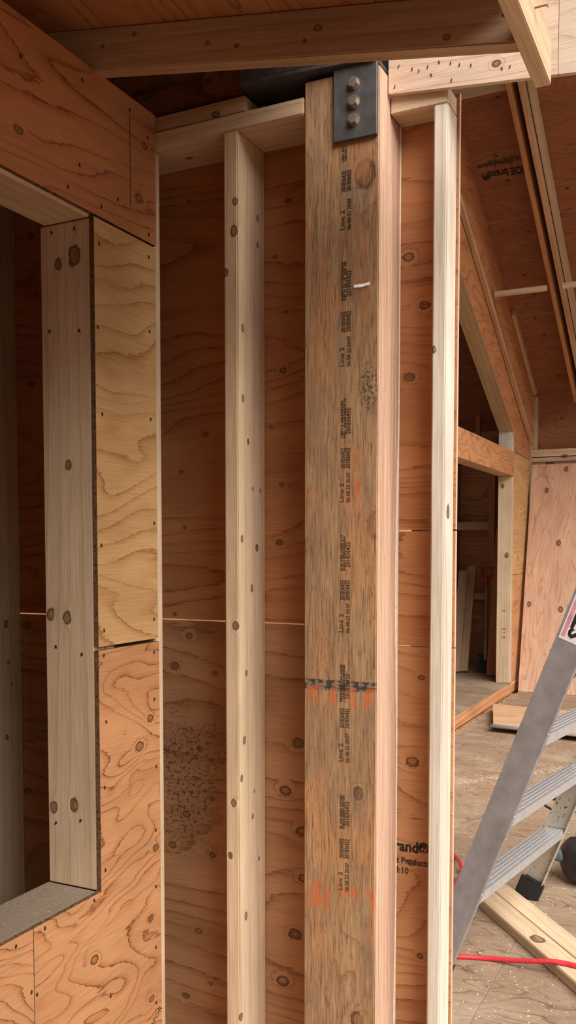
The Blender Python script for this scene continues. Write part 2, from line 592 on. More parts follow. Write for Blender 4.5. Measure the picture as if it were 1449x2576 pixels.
# engineered post ------------------------------------------------------------------------------
def lvl_face():
    def extra(t, col, co):
        x = t.sep(co)
        z = t.math('ADD', x[2], 1.254)       # height above floor
        n = t.noise(t.comb(t.math('MULTIPLY', x[0], 170.0), t.math('MULTIPLY', x[1], 170.0), t.math('MULTIPLY', x[2], 22.0)), 1.0, 3, 0.7)
        big = t.noise(t.vmath('MULTIPLY', co, (26.0, 26.0, 7.0)), 1.0, 3, 0.6)
        # lighter and darker lens shaped flakes
        fl = t.noise(t.vmath('MULTIPLY', co, (14.0, 14.0, 3.0)), 1.0, 1, 0.4)
        col = t.mix(t.mr(fl, 0.53, 0.56, 0.0, 0.45), col, (0.50, 0.22, 0.085))
        st = t.noise(t.comb(t.math('MULTIPLY', x[0], 460.0), t.math('MULTIPLY', x[1], 460.0), t.math('MULTIPLY', x[2], 14.0)), 1.0, 3, 0.7)
        col = t.mix(t.math('MULTIPLY', t.mr(st, 0.50, 0.66), 0.6), col, (0.13, 0.065, 0.03))
        col = t.mix(t.math('MULTIPLY', t.mr(st, 0.30, 0.46, 1.0, 0.0), 0.45), col, (0.60, 0.42, 0.26))
        col = t.mix(t.math('MULTIPLY', t.mr(n, 0.54, 0.66), 0.55), col, (0.12, 0.055, 0.026))
        # grey weathering
        col = t.mix(t.math('MULTIPLY', t.mr(big, 0.5, 0.68), 0.4), col, (0.20, 0.14, 0.10))
        # black strap mark and orange paint under it
        band = t.math('MULTIPLY', t.mr(z, 1.098, 1.103), t.mr(z, 1.122, 1.126, 1.0, 0.0))
        lump = t.noise(t.vmath('MULTIPLY', co, (55.0, 55.0, 120.0)), 1.0, 2, 0.6)
        col = t.mix(t.math('MULTIPLY', band, t.mr(lump, 0.42, 0.56)), col, (0.02, 0.018, 0.016))
        col = t.mix(t.math('MULTIPLY', band, 0.35), col, (0.10, 0.09, 0.085))
        o1 = t.math('MULTIPLY', t.mr(z, 1.05, 1.075), t.mr(z, 1.108, 1.112, 1.0, 0.0))
        o2 = t.math('MULTIPLY', t.mr(z, 0.575, 0.60), t.mr(z, 0.635, 0.66, 1.0, 0.0))
        o3 = t.math('MULTIPLY', t.math('MULTIPLY', t.mr(z, 1.50, 1.54), t.mr(z, 1.61, 1.66, 1.0, 0.0)), t.math('MULTIPLY', t.mr(x[0], 0.028, 0.038), t.mr(x[0], 0.046, 0.054, 1.0, 0.0)))
        om = t.math('MULTIPLY', t.math('MAXIMUM', t.math('MAXIMUM', o1, o2), o3), t.mr(t.noise(t.vmath('MULTIPLY', co, (42.0, 42.0, 16.0)), 1.0, 2, 0.5), 0.46, 0.60))
        col = t.mix(t.math('MULTIPLY', om, 0.6), col, (0.55, 0.13, 0.025))
        # grey mould patch near the edge
        pd = t.vmath('DISTANCE', t.vmath('MULTIPLY', co, (1.0, 1.0, 0.45)), (0.068, -0.07, (1.78 - 1.254) * 0.45))
        pm = t.math('MULTIPLY', t.mr(pd, 0.012, 0.034, 1.0, 0.0), t.mr(t.noise(co, 130.0, 3, 0.7), 0.46, 0.58))
        col = t.mix(t.math('MULTIPLY', pm, 0.8), col, (0.045, 0.035, 0.03))
        return col
    ks = [(918, 437, .022, onY, YF), (948, 1320, .021, onY, YF), (901, 1996, .0105, onY, YF), (898, 2566, .014, onY, YF)]
    return wmat(((0.43, 0.265, 0.14), (0.37, 0.205, 0.10), (0.2, 0.09, 0.04)), 2, 'ply', ks, extra=extra, K=8, stretch=(1.2, 6.5), rough=0.7)


def lvl_edge():
    t = NT('laminated_edge')
    x = t.sep(t.objco())
    wob = t.noise(t.comb(t.math('MULTIPLY', x[0], 3.0), t.math('MULTIPLY', x[1], 6.0), t.math('MULTIPLY', x[2], 2.0)), 1.0, 1)
    q = t.math('MULTIPLY_ADD', wob, 0.004, x[1])
    n = t.noise(t.comb(t.math('MULTIPLY', q, 330.0), 0.0, t.math('MULTIPLY', x[2], 0.9)), 1.0, 2, 0.55)
    s = t.math('FRACT', t.math('MULTIPLY', q, 110.0))
    c = t.ramp(n, [(0.30, (0.34, 0.17, 0.10)), (0.42, (0.60, 0.39, 0.27)), (0.52, (0.78, 0.58, 0.44)), (0.60, (0.50, 0.28, 0.18)), (0.70, (0.74, 0.54, 0.40))])
    c = t.mix(0.55, c, t.ramp(s, [(0.0, (0.5, 0.3, 0.2)), (0.18, (0.95, 0.9, 0.86)), (0.3, (1, 1, 1)), (0.7, (1, 0.96, 0.92)), (1.0, (0.6, 0.4, 0.3))]), 'MULTIPLY')
    f = t.noise(t.comb(t.math('MULTIPLY', x[0], 500), t.math('MULTIPLY', x[1], 600), t.math('MULTIPLY', x[2], 30)), 1.0, 2, 0.6)
    c = t.mix(0.35, c, t.ramp(f, [(0.35, (0.5, 0.42, 0.38)), (0.6, (1, 1, 1))]), 'MULTIPLY')
    t.bump(n, 0.3, 0.0012)
    return t.out(c, 0.75, 0.15)


post = empty('laminated_post', (-0.797, 1.97, 0.04), 'wide weathered laminated veneer post with stamped print and orange paint smears', 'post', 'thing')
Mp = Matrix.Translation(Vector((-0.797, 1.97, 1.254)))
me = box_mesh(0.178, 0.14, 2.428, 0.002)
LF, LE = lvl_face()(Mp), lvl_edge()
me.materials.append(LF)
me.materials.append(LE)
for p in me.polygons:
    if abs(p.normal.x) > 0.8: p.material_index = 1
body = link('post_body', me, Mp, None, post)
# torn pale sliver on the far corner of the laminated edge
bm = bmesh.new()
prev = None
for i in range(60):
    z = 0.05 + i * 0.040
    wv = 0.019 * max(0.12, math.sin(i * 0.21 + 0.8) * 0.55 + math.sin(i * 0.063) * 0.5) + random.uniform(0, 0.0012)
    ring = [bm.verts.new(q) for q in ((-0.7078, 2.0398 - wv, z), (-0.7052, 2.0398 - wv * 0.5, z), (-0.7060, 2.0398, z), (-0.7078, 2.0398, z))]
    if prev:
        for s in range(4): bm.faces.new((prev[s], prev[(s + 1) % 4], ring[(s + 1) % 4], ring[s]))
    else: bm.faces.new(ring[::-1])
    prev = ring
bm.faces.new(prev)
PALE = plain('torn_pale_fibre', (0.82, 0.70, 0.56), 0.85, 0, 0.1, 0.08, 90)
link('splinter_edge', bm_done(bm, 'splinter'), Matrix.Identity(4), PALE, post, label='pale torn splinter along the laminated edge')

zy = lambda y: onY(870, y, YF)[2]


def bars(y0, y1):
    z0, z1 = zy(y1), zy(y0)
    bm = bmesh.new()
    z = z0
    while z < z1:
        h = random.choice((0.0011, 0.0015, 0.0026))
        for c0, c1 in ((-0.0062, -0.0008), (0.0004, 0.0058)):
            if random.random() < 0.93:
                vs = [bm.verts.new((c0 + dx * (c1 - c0), y_, z + dz * h)) for y_ in (0.0, -0.0003) for dx, dz in ((0, 0), (1, 0), (1, 1), (0, 1))]
                bm.faces.new(vs[4:])
                bm.faces.new(vs[3::-1])
                for s in range(4): bm.faces.new((vs[s], vs[(s + 1) % 4], vs[4 + (s + 1) % 4], vs[4 + s]))
        z += h + random.choice((0.0012, 0.0020))
    return bm_done(bm, 'barcode')


UP = (Z, -X)    # reading upwards on a face that looks to -Y
XI = -0.789
for y0, y1 in ((366, 405), (660, 755), (1003, 1100), (1346, 1435), (1672, 1766), (2000, 2086)):
    link('barcode', bars(y0, y1), Matrix.Translation(Vector((XI, YF - 0.0002, 0))), FADED, post)
    if y0 > 400:
        link('lettering', text_mesh('201836432', 0.0165, 'LEFT', 0.78), frame(Vector((XI + 0.0175, YF - 0.0003, zy(y1 - 8))), *UP), FADED, post)
for y0, y1 in ((430, 482), (775, 835), (1120, 1178), (1452, 1510), (1780, 1832), (2102, 2160)):
    for dx in (0.004, 0.0165):
        link('lettering', text_mesh('201836432', 0.0155, 'LEFT', 0.66, 0.0001), frame(Vector((XI + dx, YF - 0.0003, zy(y1))), *UP), FADED, post)
for y0, y1 in ((525, 578), (868, 922), (1208, 1264), (1542, 1592), (1870, 1918), (2194, 2242)):
    link('lettering', text_mesh('Line 2', 0.0155, 'LEFT', 1.15), frame(Vector((XI + 0.001, YF - 0.0003, zy(y1))), *UP), FADED, post)
    link('lettering', text_mesh('06-08-23 20:07', 0.013, 'LEFT', 0.84), frame(Vector((XI + 0.0165, YF - 0.0003, zy(y1))), *UP), FADED, post)

# stapled paper tag
pt = [onY(893, 722, YF), onY(912, 719, YF), onY(930, 713, YF)]
bm = bmesh.new()
rows = []
for i, p in enumerate(pt):
    lift = (0.006, 0.003, 0.0008)[i]
    rows.append([bm.verts.new((p.x, p.y - lift - k * 0.0005, p.z + dz)) for k in (0, 1) for dz in (-0.0032, 0.0032)])
for A, B in zip(rows, rows[1:]):
    for s in ((0, 1), (1, 3), (3, 2), (2, 0)): bm.faces.new((A[s[0]], A[s[1]], B[s[1]], B[s[0]]))
bm.faces.new((rows[0][0], rows[0][1], rows[0][3], rows[0][2]))
bm.faces.new((rows[-1][0], rows[-1][2], rows[-1][3], rows[-1][1]))
c = pt[1]
me = bm_done(bm, 'paper')
me.transform(Matrix.Translation(-c))
link('paper_scrap', me, Matrix.Translation(c), plain('white_paper', (0.86, 0.85, 0.84), 0.8), label='torn white paper scrap stapled to the stamped post', cat='paper', kind='thing')

# ------------------------------------------------------------------ steel saddle, bolts, old beam
sad = empty('steel_saddle', (-0.83, 1.89, 2.32), 'black steel saddle bracket bolted to the top of the stamped post', 'bracket', 'thing')
me = prism_mesh([(-0.812, 2.318), (-0.7105, 2.318), (-0.7105, 2.4945), (-0.812, 2.4945)], 0.0095, 0.0012)
link('side_plate', me, frame((0, YF - 0.0098, 0), X, Z), STEEL, sad)
sl = -0.045      # the saddle falls gently towards the eave
def zs(x): return 2.497 + (x + 1.035) * sl
link('web', prism_mesh([(-1.042, zs(-1.042)), (-0.7105, zs(-0.7105)), (-0.7105, 2.60), (-1.048, 2.60)], 0.009, 0.001), frame((0, YF - 0.02, 0), X, Z), STEEL, sad)
Mfl = frame((-1.042, YF - 0.02, zs(-1.042)), Vector((1, 0, sl)), Y)
link('seat', prism_mesh([(0, 0), (0.332, 0), (0.332, 0.125), (-0.012, 0.105)], 0.009, 0.001), Mfl, STEEL, sad)
link('back_web', prism_mesh([(-1.05, 2.44), (-0.7105, 2.44), (-0.7105, 2.60), (-1.05, 2.60)], 0.009, 0.001), frame((0, 2.03, 0), X, Z), STEEL, sad)  # carried below the seat as a dark sheet standing in for the gap's shade
bm = bmesh.new()
bmesh.ops.create_cone(bm, cap_ends=True, segments=6, radius1=0.0122, radius2=0.0122, depth=0.009)
bmesh.ops.bevel(bm, geom=[e for e in bm.edges if abs(e.verts[0].co.z - e.verts[1].co.z) < 1e-6 and e.verts[0].co.z > 0], offset=0.0016, segments=2, affect='EDGES')
bm.verts.ensure_lookup_table()
bmesh.ops.create_cone(bm, cap_ends=True, segments=24, radius1=0.0145, radius2=0.0145, depth=0.002, matrix=Matrix.Translation((0, 0, -0.0052)))
BOLT = bm_done(bm, 'bolt')
BOLT.materials.append(ZINC)
for px, py in ((890, 210), (890, 257), (890, 302)):
    p = onY(px, py, YF - 0.0098)
    link('bolt', BOLT, frame(p - Vector((0, 0.006, 0)), X, Z) @ Matrix.Rotation(random.uniform(0, 1), 4, 'Z'), None, sad, label='zinc hex bolt head')


def oldbeam(t, col, co):
    n = t.noise(t.vmath('MULTIPLY', co, (26.0, 26.0, 7.0)), 1.0, 4, 0.7)
    return t.mix(t.mr(n, 0.50, 0.64, 0.0, 0.85), col, (0.035, 0.02, 0.011))


lumber('dark_beam', (-2.6, 1.985, 2.590), (-0.93, 1.985, 2.586), Y, 0.068, 0.16, wmat(((0.30, 0.155, 0.06), (0.24, 0.115, 0.042), (0.09, 0.038, 0.014)), 2, 'ply', extra=oldbeam, K=6), 0.002,
       label='dark weathered old beam resting in the steel saddle above the top plate', cat='beam', kind='thing')

# ------------------------------------------------------------------ plywood header at the open end
hdr = empty('plywood_header', (-0.5, 1.95, 2.38), 'bright rough plywood clad header over the opening, beside the steel bracket', 'header', 'thing')
def hz(x): return 2.426 - (x + 0.710) * 0.104
PH = wmat(((0.80, 0.60, 0.46), (0.70, 0.47, 0.34), (0.46, 0.25, 0.15)), 0, 'ply', [(1249, 160, .007, onY, 1.95)], K=11, stretch=(1.6, 5.0))
PH2 = wmat(((0.70, 0.57, 0.44), (0.64, 0.50, 0.37), (0.46, 0.33, 0.22)), 0, 'ply', [], K=9, stretch=(2.4, 7.0))
ph = panel('plywood_panel', (-0.7055, 1.95, 0), X, Z, [(0, hz(-0.7055)), (0.364, hz(-0.341)), (0.364, 2.72), (0, 2.72)], 0.012, PH, hdr, label='pinkish plywood sheet')
nails(ph, [(1105, 156), (1076, 168), (1054, 178), (1037, 174), (1085, 188), (1134, 159), (1156, 163), (1185, 164), (1136, 202), (1003, 168), (993, 219), (1263, 172), (1283, 168)], onY, 1.9497, X, Z, 1.3, 0.3)
panel('plywood_panel', (-0.3405, 1.95, 0), X, Z, [(0, hz(-0.3405)), (0.80, hz(0.46)), (0.80, 2.72), (0, 2.72)], 0.012, PH2, hdr, label='greyer plywood sheet')
# ================================================================== LEFT WALL with window opening
XL, YE, YJ = -1.285, 1.895, 1.653
Y0 = -0.6
wall_left = empty('wall_left', (XL, 1.0, 0), 'plywood clad wall with a window opening at the picture edge', 'wall', 'structure')


def lpanel(y0, y1, z0, z1, cols, kn, label, nl=(), x=XL, poly=None, **kw):
    ks = [(a, b, r * 0.00068, onX, x) for a, b, r in kn]
    gr = kw.pop('grain', 0)
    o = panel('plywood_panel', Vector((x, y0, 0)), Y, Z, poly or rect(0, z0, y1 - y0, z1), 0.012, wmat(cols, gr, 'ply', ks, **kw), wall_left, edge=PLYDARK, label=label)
    nails(o, nl, onX, x + 0.0004, Y, Z)
    return o


lpanel(Y0, YE, 2.164, 2.475, REDPLY, [(46, 326, 12), (364, 368, 11), (350, 498, 14)], 'reddish header sheet over the window',
       [(207, 202), (326, 277), (371, 346), (171, 470), (255, 520), (296, 502), (374, 590), (200, 415), (51, 142)], K=9, stretch=(0.9, 5.5), contrast=0.95, lin=10.0)
lpanel(YJ, YE - 0.004, 1.2015, 2.158, YELLOW, [], 'yellow upper sheet beside the window',
       [(249, 613), (374, 647), (246, 823), (376, 834), (257, 1042), (379, 1055), (262, 1586), (387, 1558), (388, 1316), (255, 1372)], K=8, stretch=(1.4, 4.2), contrast=0.75, lin=12.0)



lp = lpanel(1.4275, YE, 0.0, 1.193, ORANGE, [(378, 1807, 13), (351, 1878, 16), (392, 2132, 13), (379, 2310, 13), (238, 2414, 14), (382, 2512, 11)], 'orange lower sheet under the window corner',
            [(261, 1649), (387, 1641), (267, 1816), (388, 1759), (263, 1981), (393, 1928), (265, 2189), (392, 2230), (237, 2265), (113, 2335), (93, 2502), (278, 2506), (392, 2383), (393, 2522), (392, 2088)],
            poly=[(0, 0), (YE - 1.4275, 0), (YE - 1.4275, 1.193), (YJ - 1.4275, 1.193), (YJ - 1.4275, 0.636), (0, 0.636)], K=14, stretch=(2.4, 5.0), contrast=1.25, lin=8.0)
lpanel(Y0, 1.4255, 0.0, 0.636, ORANGE, [], None, [(40, 2381), (79, 2496)], K=14, stretch=(2.4, 5.0), contrast=1.25, lin=8.0)
link('lettering', text_mesh('ERFOR', 0.022, 'RIGHT', 1.0), frame(onX(408, 2535, XL + 0.0004), Vector((0, 1, 0.75)), Vector((0, -0.75, 1))), FADED, lp)
hp = [c for c in wall_left.children if c.get('label', '').startswith('reddish header')][0]
pt_ = onX(326, 290, XL)
link('header_line', prism_mesh(rect(-0.0012, 2.225, 0.0012, pt_.z), 0.0006), frame((XL + 0.0005, pt_.y, 0), Y, Z), FADED, hp, label='faint grey vertical mark')  # thin dark vertical line on the header sheet
# framing of this wall
kj = [(188, 642, .016), (146, 665, .009), (169, 1554, .011), (186, 2026, .011), (172, 1170, .008), (136, 2031, .010), (127, 1545, .010)]
jamb = abox('window_jamb', -1.438, -1.2975, YJ, YJ + 0.038, 0.636, 2.157, wmat(SPRUCE, 2, 'stud', [(a, b, r, onY, YJ) for a, b, r in kj], K=6, stretch=(0.3, 5.0)), 'Z', 0.0025,
            label='pale wide jamb stud at the side of the window opening', cat='stud', kind='thing')
nails(jamb, [(130, 585), (187, 575), (125, 834), (200, 832), (141, 1627), (206, 1646), (141, 2070), (203, 2064)], onY, YJ - 0.0004, X, Z)
abox('window_lintel', -1.425, -1.2975, Y0, YJ + 0.0, 2.1575, 2.4755, wmat(SPRUCE, 2, 'stud', K=4), 'Y', 0.0025,
     label='pale solid lintel spanning the top of the window opening', cat='lintel', kind='thing')


def sawd(t, col, co):
    n = t.noise(co, 420.0, 2, 0.7)
    col = t.mix(0.75, col, (0.17, 0.13, 0.10))
    return t.mix(t.mr(n, 0.58, 0.70, 0.0, 0.5), col, (0.5, 0.41, 0.33))


abox('window_sill', -1.441, -1.2975, Y0, YJ + 0.0, 0.597, 0.6355, wmat(GREYSPR, 2, 'stud', extra=sawd), 'Y', 0.0025,
     label='dusty rough sill board at the bottom of the window opening', cat='sill', kind='thing')
abox('end_stud', -1.437, -1.2975, YE - 0.006, 1.931, 0.039, 2.399, wmat(SPRUCE, 2, 'stud', K=3), 'Z', 0.002,
     label='pale narrow end stud showing past the edge of the window wall', cat='stud', kind='thing')
abox('cripple_stud', -1.437, -1.2975, YJ + 0.0385, YJ + 0.077, 0.0, 2.157, GSP, 'Z', label='plain stud hidden behind the plywood beside the window jamb', cat='stud', kind='thing')

# ================================================================== NEAR ROOF: rafter, fascia, deck
def rz(x): return 2.475 - (x + 1.29) * 0.172        # underside of rafter
RS = Vector((1, 0, -0.172)).normalized()
rn = Vector((0.172, 0, 1)).normalized()
p0 = Vector((-3.2, 1.681, rz(-3.2))) + rn * 0.0445
p1 = Vector((-0.353, 1.681, rz(-0.353))) + rn * 0.0445
kr = [(338, 86, .004), (523, 108, .004), (800, 70, .006), (766, 103, .004), (258, 117, .004), (1124, 93, .005), (1271, 37, .004), (595, 115, .004)]
lumber('porch_rafter', p0, p1, Y, 0.038, 0.089, wmat(((0.52, 0.36, 0.225), (0.48, 0.31, 0.185), (0.34, 0.19, 0.1)), 2, 'stud', [(a, b, r, onY, 1.662) for a, b, r in kr], K=4), 0.0025,
       label='brown sloping rafter crossing above the black steel bracket', cat='rafter', kind='thing')
abox('fascia_board', -0.351, -0.3215, -0.3, 1.768, 2.280, 2.366, wmat(SPRUCE, 2, 'stud', [(1360, 196, .004, onX, -0.3215)]), 'Y', 0.002,
     label='pale fascia board hanging from the rafter end at the eave', cat='fascia', kind='thing')
fn_ = onX(1345, 20, -0.3215)
NS = lathe_mesh([(0.0016, 0.0), (0.0016, 0.02), (0.0042, 0.0203), (0.0042, 0.022)], 10)
link('fascia_nail', NS, frame(fn_, Y, Z), ZINC, [o for o in COL.objects if o.name == 'fascia_board'][0])
ceil1 = empty('ceiling', (-1.0, 0.8, 2.6), 'reddish plywood roof deck above the near rafter', 'roof deck', 'structure')
dz = 0.0895 / rn.z
for y0, y1 in ((-1.4, 0.58), (0.5815, 1.715)):
    o = Vector((-0.33, y0, rz(-0.33) + dz + 0.0005))
    yc = min(y1, 1.70) - y0
    panel('deck_sheet', o, -RS, Y, [(3.0, 0), (3.0, y1 - y0), (0.41, y1 - y0), (0.41, yc), (0, yc), (0, 0)] if y1 > 1.7 else [(3.0, 0), (3.0, y1 - y0), (0, y1 - y0), (0, 0)], 0.012, wmat(REDPLY, 1, 'ply', K=9, stretch=(1.0, 4.0)), ceil1)

panel('deck_sheet', Vector((-0.73, 1.66, rz(-0.73) + dz + 0.17)), -RS, Y, rect(0, 0, 2.6, 0.40), 0.012, wmat(REDPLY, 1, 'ply'), ceil1)  # unseen cap sheet added to keep sky light off the plates and saddle
zc = lambda x: rz(x) + dz + 0.013
panel('closing_strip', Vector((0, 1.70, 0)), X, Z, [(-3.3, zc(-3.3)), (-0.74, zc(-0.74)), (-0.74, zc(-0.74) + 0.153), (-3.3, zc(-3.3) + 0.153)], 0.02, wmat(REDPLY, 0, 'ply'), ceil1)  # unseen strip added to stop light leaking between deck and cap

# ================================================================== FLOORS
def floor_dust(t, col, co):
    n = t.noise(co, 260.0, 2, 0.7)
    big = t.noise(co, 2.6, 4, 0.6)
    d2 = t.noise(co, 9.0, 3, 0.6)
    col = t.mix(t.mr(big, 0.45, 0.7, 0.0, 0.45), col, (0.46, 0.35, 0.26))
    col = t.mix(t.mr(d2, 0.56, 0.72, 0.0, 0.45), col, (0.19, 0.12, 0.08))
    return t.mix(t.mr(n, 0.60, 0.70, 0.0, 0.7), col, (0.72, 0.60, 0.48))


FL = wood('floor_plywood', FLOORPLY, 0, 'ply', extra=floor_dust, K=16, stretch=(1.8, 4.0), seed=4.0, rough=0.7, contrast=1.0, lin=3.0)
floor = empty('floor', (0.5, 5.0, 0), 'dusty brown plywood subfloor strewn with sawdust', 'floor', 'structure')
xs = [-1.9, -0.675, 0.545, 1.765, 3.0]
ys = [-1.5, 0.9, 3.34, 5.78, 8.22, 10.2]
for i in range(4):
    for j in range(5):
        panel('floor_sheet', Vector((xs[i] + 0.001, ys[j] + 0.001, 0)), X, Y, rect(0, 0, xs[i + 1] - xs[i] - 0.003, ys[j + 1] - ys[j] - 0.003), 0.018, FL, floor)
me = box_mesh(12, 14, 0.1, 0)
link('floor_joist_base', me, Matrix.Translation((0.0, 4.5, -0.075)), DARKL, floor)
plat = empty('floor', (-3.5, 8.5, 0.1), 'raised grey plywood floor inside the doorway', 'floor', 'structure')
panel('floor_sheet', Vector((-6, 5.0, 0.1)), X, Y, rect(0, 0, 4.05, 3.2), 0.018, FL, plat)
panel('floor_sheet', Vector((-6, 8.202, 0.1)), X, Y, rect(0, 0, 4.05, 2.4), 0.018, FL, plat)
abox('step_riser', -1.9585, -1.944, 5.2, 9.02, 0.001, 0.0985, wmat(ORANGE, 2, 'stud', K=4), 'Y', 0.001, label='orange plywood riser below the raised doorway floor', cat='step', kind='thing')
me = bpy.data.meshes.new('earth')
me.from_pydata([(-60, -60, 0), (60, -60, 0), (60, 60, 0), (-60, 60, 0)], [], [(0, 1, 2, 3)])
link('ground', me, Matrix.Translation((0, 0, -0.35)), plain('bare_earth', (0.30, 0.25, 0.2), 0.9, 0, 0.1, 0.2, 1.2), label='bare earth around the unfinished building', cat='ground', kind='structure')

# ================================================================== DOORWAY WALL (far side)
XD, YFAR = -1.95, 9.86
wall_door = empty('wall_side', (XD, 8.0, 0), 'plywood wall with a doorway deep in the open room', 'wall', 'structure')


def dpanel(poly, cols, label=None, kn=(), x=XD, nl=(), **kw):
    y0 = poly[0][0]
    gr = kw.pop('grain', 0)
    o = panel('plywood_panel', Vector((x, y0, 0)), Y, Z, [(a - y0, b) for a, b in poly], 0.012, wmat(cols, gr, 'ply', [(a, b, r, onX, x) for a, b, r in kn], **kw), wall_door, label=label)
    nails(o, nl, onX, x + 0.0005, Y, Z, 1.2)
    return o


dpanel([(4.7, 0.0), (5.9, 0.0), (5.9, 2.392), (4.7, 2.392)], ORANGE, 'orange sheet on the near side of the doorway', K=8)
dpanel([(5.903, 2.155), (7.92, 2.155), (7.92, 2.392), (5.903, 2.392)], ORANGE, 'orange strip over the doorway', K=8)
dpanel([(7.923, 2.155), (9.07, 2.155), (9.07, 2.392), (7.923, 2.392)], ORANGE, 'orange strip at the doorway corner', K=8)
dpanel([(9.073, 1.182), (9.85, 1.182), (9.85, 2.372), (9.073, 2.385)], YELLOW, 'yellow narrow sheet beside the doorway', K=7, stretch=(2.5, 5))
dpanel([(9.045, 0.0), (9.85, 0.0), (9.85, 1.178), (9.073, 1.178), (9.073, 0.1), (9.045, 0.1)], ORANGE, 'orange narrow sheet beside the doorway', K=8, stretch=(2.5, 5))
RK = 0.52
dpanel([(9.074, 2.396), (9.85, 2.378), (9.85, 2.50), (5.2, 2.50 + 4.65 * 0.53), (5.2, 2.591 + (9.04 - 5.2) * 0.505), (9.04, 2.591)], REDPLY, 'reddish sheet along the sloping gable beam', K=8, grain=0)
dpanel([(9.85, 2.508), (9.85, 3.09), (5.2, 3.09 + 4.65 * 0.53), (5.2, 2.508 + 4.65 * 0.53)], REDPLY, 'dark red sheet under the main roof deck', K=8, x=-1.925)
abox('door_jamb', -2.098, -1.9625, 9.045, 9.083, 0.101, 2.154, wmat(SPRUCE, 2, 'stud', [(1264, 1223, .016, onY, 9.045), (1274, 1397, .018, onY, 9.045)]), 'Z', 0.002,
     label='pale stud at the far side of the doorway', cat='stud', kind='thing')
jm = [o for o in COL.objects if o.name == 'door_jamb'][0]
for py, wd in ((1538, 0.05), (1584, 0.06), (1593, 0.03), (1605, 0.055)):
    c = onY(1268, py, 9.0445)
    link('grade_stamp', text_mesh('No.2 SPF KD-HT' if wd > 0.04 else 'S-DRY', 0.02, 'CENTER', wd * 9 / 1.4 * 0.8), frame(c, X, Z), INK, jm)
abox('door_jamb', -2.098, -1.9625, 5.86, 5.898, 0.101, 2.154, SP, 'Z', label='pale stud at the near side of the doorway behind the wall', cat='stud', kind='thing')
abox('door_header', -2.098, -1.9625, 5.3, 9.10, 2.1555, 2.30, wmat(TAN, 2, 'stud'), 'Y', 0.002, label='tan header beam over the far doorway', cat='header', kind='thing')
abox('gable_block', -2.098, -1.9625, 9.045, 9.09, 2.3015, 2.605, wmat(((0.68, 0.6, 0.5), (0.62, 0.53, 0.43), (0.45, 0.36, 0.28)), 2, 'stud'), 'Z', 0.002,
     label='whitish short post under the low end of the sloping gable beam', cat='post', kind='thing')


def grimy(t, col, co):
    n = t.noise(t.vmath('MULTIPLY', co, (22.0, 22.0, 22.0)), 1.0, 3, 0.65)
    x = t.sep(co)
    b = t.math('MULTIPLY', t.mr(x[2], 0.25, 0.5), t.mr(x[2], 0.8, 1.0, 1.0, 0.0))
    return t.mix(t.math('MULTIPLY', b, t.mr(n, 0.55, 0.66)), col, (0.05, 0.035, 0.025))


gs = Vector((0, -1, 0.505)).normalized()
gu = Vector((0, 0.505, 1)).normalized()
g0 = Vector((-2.030, 9.06, 2.583)) + gu * 0.02
lumber('gable_beam', g0, g0 - gs * -4.4, X, 0.136, 0.04, wmat(((0.56, 0.42, 0.25), (0.52, 0.38, 0.215), (0.38, 0.25, 0.12)), 2, 'stud', extra=grimy, K=3), 0.002,
       label='wide pale sloping board on the underside of the far gable beam', cat='beam', kind='thing')
rs = Vector((0, -1, 0.53)).normalized()
ru = Vector((0, 0.53, 1)).normalized()


def rafter(name, xc, yb, zb, length, wx, depth, mat, label, group=None):
    """bottom edge starts at (yb, zb) and climbs towards the viewer"""
    a = Vector((xc, yb, zb)) + ru * depth / 2
    return lumber(name, a, a + rs * length, X, wx, depth, mat, 0.003, label=label, cat='rafter', kind='thing', group=group)


rafter('ledger_rafter', -1.9295, 9.80, 2.50 + 0.06 * 0.53 + 0.002, 5.0, 0.038, 0.05, wmat(TAN, 2, 'stud'), 'tan sloping ledger along the far gable wall')
def deckz(y): return 3.10 + (9.86 - y) * 0.53
T1 = wmat(((0.50, 0.27, 0.12), (0.45, 0.22, 0.09), (0.3, 0.12, 0.045)), 2, 'stud', [(1324, 439, .022, onX, -1.466)])
def und(y, d): return deckz(y) - d * math.sqrt(1 + 0.53 ** 2) - 0.001
rafter('roof_rafter', -1.466, 9.70, und(9.70, 0.23), 4.8, 0.038, 0.23, T1, 'orange deep rafter left of the pair under the main roof deck')
rafter('roof_rafter', -1.388, 9.70, und(9.70, 0.23), 4.8, 0.032, 0.23, wmat(TAN, 2, 'stud'), 'tan deep rafter just beside the orange rafter')
rafter('roof_rafter', -1.350, 9.70, und(9.70, 0.14), 4.8, 0.030, 0.14, wmat(GREYSPR, 2, 'stud'), 'pale shallow rafter beyond the two deep ones')
abox('rafter_block', -1.905, -1.463, 7.975, 8.013, 3.620, 3.662, wmat(SPRUCE, 2, 'stud'), 'X', 0.002, label='pale stick bridging from the gable wall to the orange rafter', cat='brace', kind='thing')
abox('rafter_block', -1.333, -0.6, 7.975, 8.013, 3.620, 3.662, wmat(SPRUCE, 2, 'stud'), 'X', 0.002, label='pale stick running on past the rafters at the picture edge', cat='brace', kind='thing')
rafter('deck_ledger', -1.905, 9.83, und(9.83, 0.06), 1.25, 0.034, 0.06, wmat(TAN, 2, 'stud'), 'short tan cleat under the far edge of the main roof deck')
abox('corner_post', -1.938, -1.885, 9.885, 9.935, 2.488, 3.05, wmat(TAN, 2, 'stud'), 'Z', 0.002, label='tan short post in the corner above the far wall plates', cat='post', kind='thing')

